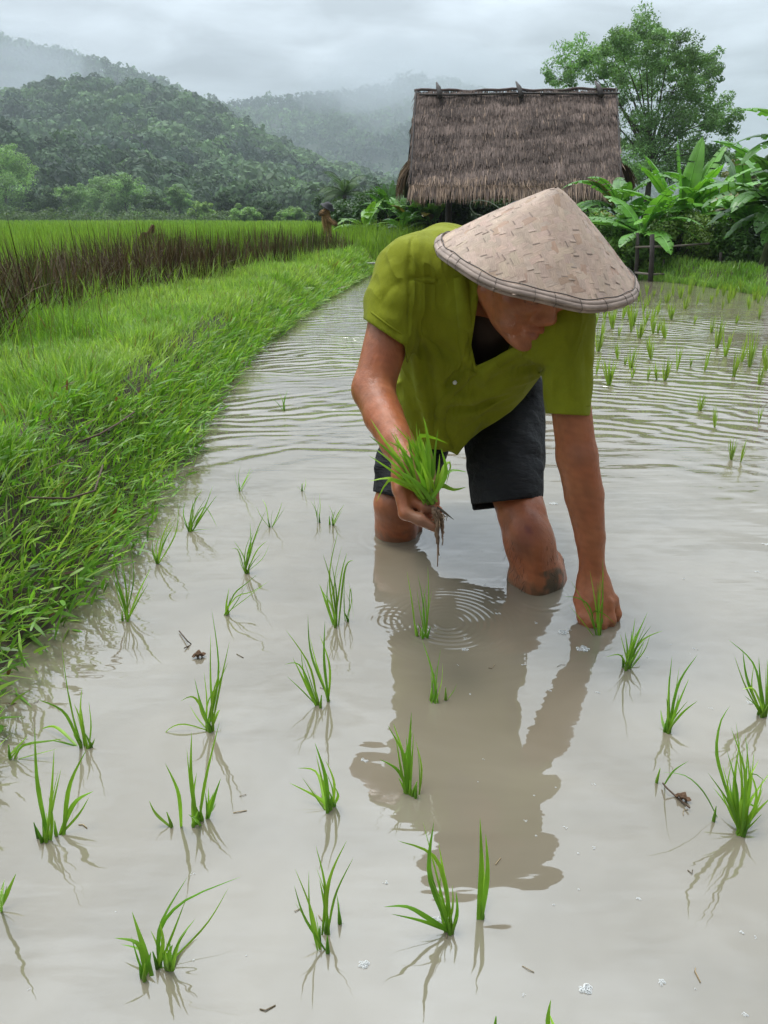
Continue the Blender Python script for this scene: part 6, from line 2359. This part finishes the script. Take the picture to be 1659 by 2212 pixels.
# ------------------------------------------------------------------ bundle of seedlings in his right hand
hb = P(930, 1078, 1.275)
held = empty('seedling_bundle', hb, 'bunch of uprooted rice seedlings with hanging muddy roots held in the hand', 'seedling bundle')
B = Buf()
TIPS0 = [[(850, 985), (796, 940)], [(840, 965), (800, 904)], [(860, 1010), (810, 969)], [(865, 1030), (796, 983)], [(860, 1040), (835, 1032), (796, 1040)], [(868, 1042), (838, 1040), (813, 1084)],
        (849, 915), (864, 917), (899, 909), [(925, 950), (914, 899)], (946, 927), (952, 968), [(905, 955), (930, 945), (968, 959)], [(950, 1050), (980, 1058), (1007, 1052)],
        [(948, 1040), (962, 1002), (974, 1004), (963, 1049)], (892, 937), (875, 940), (836, 1011), (908, 940), (858, 950), (884, 925), (870, 970), (845, 960), (905, 985), (918, 965), (926, 990), (888, 960), (852, 990),
        (880, 985), (895, 975), (912, 1000), (868, 1000), (860, 975), (935, 985), [(945, 1030), (950, 980)], [(955, 1030), (978, 1015), (1010, 1020)], (842, 940), (878, 955), (902, 950), [(890, 990), (835, 950)], (872, 930), (916, 945), (884, 1000), (896, 1010), (862, 960), (852, 935), (890, 945), (905, 925)]
TIPS = list(TIPS0)
for _ in range(26):
    TIPS.append((rgs.uniform(838, 935), rgs.uniform(925, 1010)))
for tp_ in TIPS:
    st = (929 + rgs.normal(0, 7), 1080 + rgs.normal(0, 5))
    way = [st] + (list(tp_) if isinstance(tp_, list) else [tp_])
    tn = seed_tint(rgs) * np.array([1.2, 1.15, 1.0])
    blade(B, way, .0088 * rgs.uniform(.6, 1.25), rgs, tn, 1.272 + rgs.normal(0, .008), 0.03)
for i in range(5):       # straw-coloured old sheaths
    blade(B, [(928 + rgs.normal(0, 6), 1082), (905 + rgs.normal(0, 18), 985 + rgs.normal(0, 15))], .006, rgs, np.array([.36, .23, .11]), 1.266, .02)
for i in range(26):      # stalks gathered in the grip
    a = (930 + rgs.normal(0, 6), 1088 + rgs.normal(0, 4))
    b_ = (912 + rgs.normal(0, 14), 1035 + rgs.normal(0, 10))
    B.tube([P(*a, 1.276 + rgs.normal(0, .006)), P((a[0] + b_[0]) / 2, (a[1] + b_[1]) / 2, 1.272), P(*b_, 1.268)], [.0026, .0024, .0016], 5, seed_tint(rgs) * [1.0, .85, 1.2])
B.build('leaves', m_seed, held)
B = Buf()
for tp_ in ([(946, 1128), (948, 1170), (945, 1224)], [(950, 1125), (956, 1150), (955, 1178)], [(944, 1130), (944, 1160), (949, 1200)], [(940, 1118), (945, 1140), (946, 1180)], [(954, 1118), (958, 1135), (957, 1160)], [(948, 1120), (940, 1150), (943, 1175)], [(950, 1115), (955, 1125), (952, 1140)]):
    way = [(940 + rgs.normal(0, 4), 1098 + rgs.normal(0, 4))] + tp_
    pts = np.array([P(u, v, 1.262 + rgs.normal(0, .003)) for u, v in way])
    ti = np.linspace(0, len(pts) - 1, 16)
    pts = np.stack([np.interp(ti, np.arange(len(pts)), pts[:, a]) for a in range(3)], 1)
    pts[1:-1] += rgs.normal(0, .0006, pts[1:-1].shape)
    B.tube(pts, np.linspace(.0038, .0009, 16), 6, np.array([.17, .105, .06]) * rgs.uniform(.7, 1.3))
for i in range(60):
    c = P(949 + rgs.normal(0, 4), 1116 + rgs.normal(0, 9), 1.262)
    d = rgs.normal(0, .006, 3)
    B.tube([c, c + d * .6 + rgs.normal(0, .002, 3), c + d + [0, 0, -.006]], .0006, 4, np.array([.24, .16, .09]) * rgs.uniform(.5, 1.3))
blade(B, [(944, 1095), (962, 1108), (981, 1123)], .005, rgs, np.array([.06, .05, .03]), 1.262, .01)
B.build('roots', plain_mat('muddy_roots', (.15, .1, .06), .7, .3, 60, .4, 200, .002, use_tint=True), held)

# ------------------------------------------------------------------ foam, leaves and twigs
m_foam, nt = new_mat('foam')
k = NT(nt)
b = k.principled(Base_Color=(.85, .86, .84), Roughness=.12)
b.inputs['Specular IOR Level'].default_value = .7
tr_ = k.n('ShaderNodeBsdfTransparent')
lw = k.n('ShaderNodeLayerWeight', {'Blend': .35})
mx = k.n('ShaderNodeMixShader', {0: k.rng(lw.outputs['Facing'], 0, 1, .22, .95), 1: tr_.outputs[0], 2: b.outputs[0]})
k.out(mx.outputs[0])


def dome(B, c, r, h):
    rings, seg = 4, 10
    v = [c + [0, 0, h]]
    for i in range(1, rings + 1):
        a = i / rings * math.pi / 2
        for j in range(seg):
            t = 2 * math.pi * j / seg
            v.append(c + [r * math.sin(a) * math.cos(t), r * math.sin(a) * math.sin(t), h * math.cos(a)])
    q = [(1 + i * seg + j, 1 + i * seg + (j + 1) % seg, 1 + (i + 1) * seg + (j + 1) % seg, 1 + (i + 1) * seg + j) for i in range(rings - 1) for j in range(seg)]
    t_ = [(0, 1 + j, 1 + (j + 1) % seg) for j in range(seg)]
    B.add(np.array(v), q, t_)


FOAM = [(786, 2083, 13), (1265, 2137, 15), (1429, 2124, 10), (1132, 2150, 7), (1500, 2134, 5), (1610, 2192, 8), (1381, 1942, 7), (1283, 1833, 6), (1135, 1773, 6), (1249, 1844, 4), (1221, 1788, 6), (1158, 1806, 4), (833, 1906, 8), (1040, 1905, 4), (1196, 1955, 4), (1250, 1922, 4),
        (788, 1642, 9), (1044, 1640, 5), (1034, 1690, 5), (1155, 1721, 5), (1282, 1694, 6), (1199, 1700, 5), (1217, 1367, 12), (1258, 1402, 14), (1228, 1362, 7), (1006, 1404, 8), (1006, 1380, 6), (990, 1437, 5), (1130, 1435, 6), (1190, 1492, 6), (1016, 1500, 5), (1292, 1497, 7),
        (1076, 1326, 8), (1158, 1346, 6), (1047, 1263, 4), (1490, 1412, 5), (1452, 1393, 5), (1502, 1402, 6), (1396, 1419, 5), (1535, 1530, 6), (1622, 1517, 10), (1477, 1250, 5), (1636, 1236, 6), (1655, 1176, 8), (1195, 1088, 10), (418, 2075, 4), (250, 1970, 3), (62, 2137, 5), (532, 2065, 3), (415, 1888, 6), (1630, 2025, 6), (1600, 2015, 7), (700, 2045, 4), (942, 1990, 14), (955, 1988, 9)]
for i, (u, v, r) in enumerate(FOAM):
    c = PG(u, v)
    dep = c[1] * CP + CAM_H * SP
    R = r * dep / FPX * 1.1
    B = Buf()
    nb = int(max(1, min(26, (r / 3.0) ** 2)))
    for j in range(nb):
        a, q_ = rgs.uniform(0, 2 * math.pi), math.sqrt(rgs.uniform()) * R * (0.75 if nb > 1 else 0)
        rr = (R * rgs.uniform(.18, .36)) if nb > 1 else R * .6
        dome(B, c + np.array([q_ * math.cos(a), q_ * math.sin(a) * .8, 0.0004]), rr, rr * .55)
    o = B.build('foam_bubble', m_foam, None, True)
    tag(o, 'little white foam bubbles floating on the muddy water', 'foam', 'foam bubbles floating on the water')

m_dead = plain_mat('dead_leaf', (.13, .07, .035), .7, .4, 40, .4, 120, .004)


def curled(name, u, v, size, rot, label, cat, hgt=.012):
    c = PG(u, v)
    B = Buf()
    n, m_ = 8, 5
    V = []
    for i in range(n):
        t = i / (n - 1) * 2 - 1
        for j in range(m_):
            w = (j / (m_ - 1) * 2 - 1) * (1 - t * t) * .42
            x, y = t * size, w * size
            V.append(c + [x * math.cos(rot) - y * math.sin(rot), x * math.sin(rot) + y * math.cos(rot), .002 + hgt * (w * w * 6 + .35 * t * t) + .003 * math.sin(9 * t + 3 * w)])
    Q = [(i * m_ + j, (i + 1) * m_ + j, (i + 1) * m_ + j + 1, i * m_ + j + 1) for i in range(n - 1) for j in range(m_ - 1)]
    B.add(np.array(V), Q)
    o = B.build(name, m_dead, None, True)
    md = o.modifiers.new('thickness', 'SOLIDIFY')
    md.thickness = .0012
    return tag(o, label, cat)


curled('dead_leaf', 430, 1420, .013, .3, 'curled brown dead leaf floating behind the tallest left seedling', 'leaf', .010)
curled('dead_leaf', 1474, 1728, .011, -.6, 'small brown dead leaf floating beside the arching leaf at right', 'leaf', .008)
m_twig = plain_mat('twig', (.085, .055, .035), .8, .3, 30)
for (pts_, z_, r_, lb) in (
        ([(387, 1363), (405, 1385), (414, 1392), (398, 1400)], .004, .0012, 'thin bent twig sticking out of the water by the brown leaf'),
        ([(1432, 1692), (1440, 1702), (1460, 1720), (1490, 1745)], .006, .0013, 'brown broken rice stalk lying in the water at right'),
        ([(170, 955), (215, 938), (255, 915), (290, 890)], .235, .0026, 'brown dry stem lying across the dike grass'),
        ([(290, 742), (315, 748), (335, 744), (352, 736)], .225, .0055, 'short thick dead stick lying on the dike grass'),
        ([(60, 1075), (150, 1077), (205, 1060), (222, 1005)], .22, .0022, 'curved reddish stem trailing down the dike side')):
    B = Buf()
    B.tube([PG(u, v, z_ + .006 * math.sin(i * 2.1)) for i, (u, v) in enumerate(pts_)], r_, 6)
    tag(B.build('twig', m_twig), lb, 'twig')

m_bit, nt = new_mat('straw_bits')
k = NT(nt)
b = k.principled(Base_Color=k.tint(), Roughness=.7)
k.out(b.outputs[0])
brs = np.random.default_rng(404)
for i in range(20):
    u, v = brs.uniform(40, 1640), brs.uniform(1330, 2190)
    c = PG(u, v)
    L, a = brs.uniform(.003, .010), brs.uniform(0, 6.28)
    d_ = np.array([math.cos(a), math.sin(a), 0]) * L
    B = Buf()
    B.tube([c - d_ + [0, 0, .0008], c + [brs.normal(0, .002), brs.normal(0, .002), .0014], c + d_ + [0, 0, .0008]], brs.uniform(.0004, .0008), 5, np.array([.30, .22, .12]) * brs.uniform(.25, 1.3))
    tag(B.build('straw_bit', m_bit), 'tiny bit of straw floating on the muddy water', 'straw', 'bits of straw floating on the water')
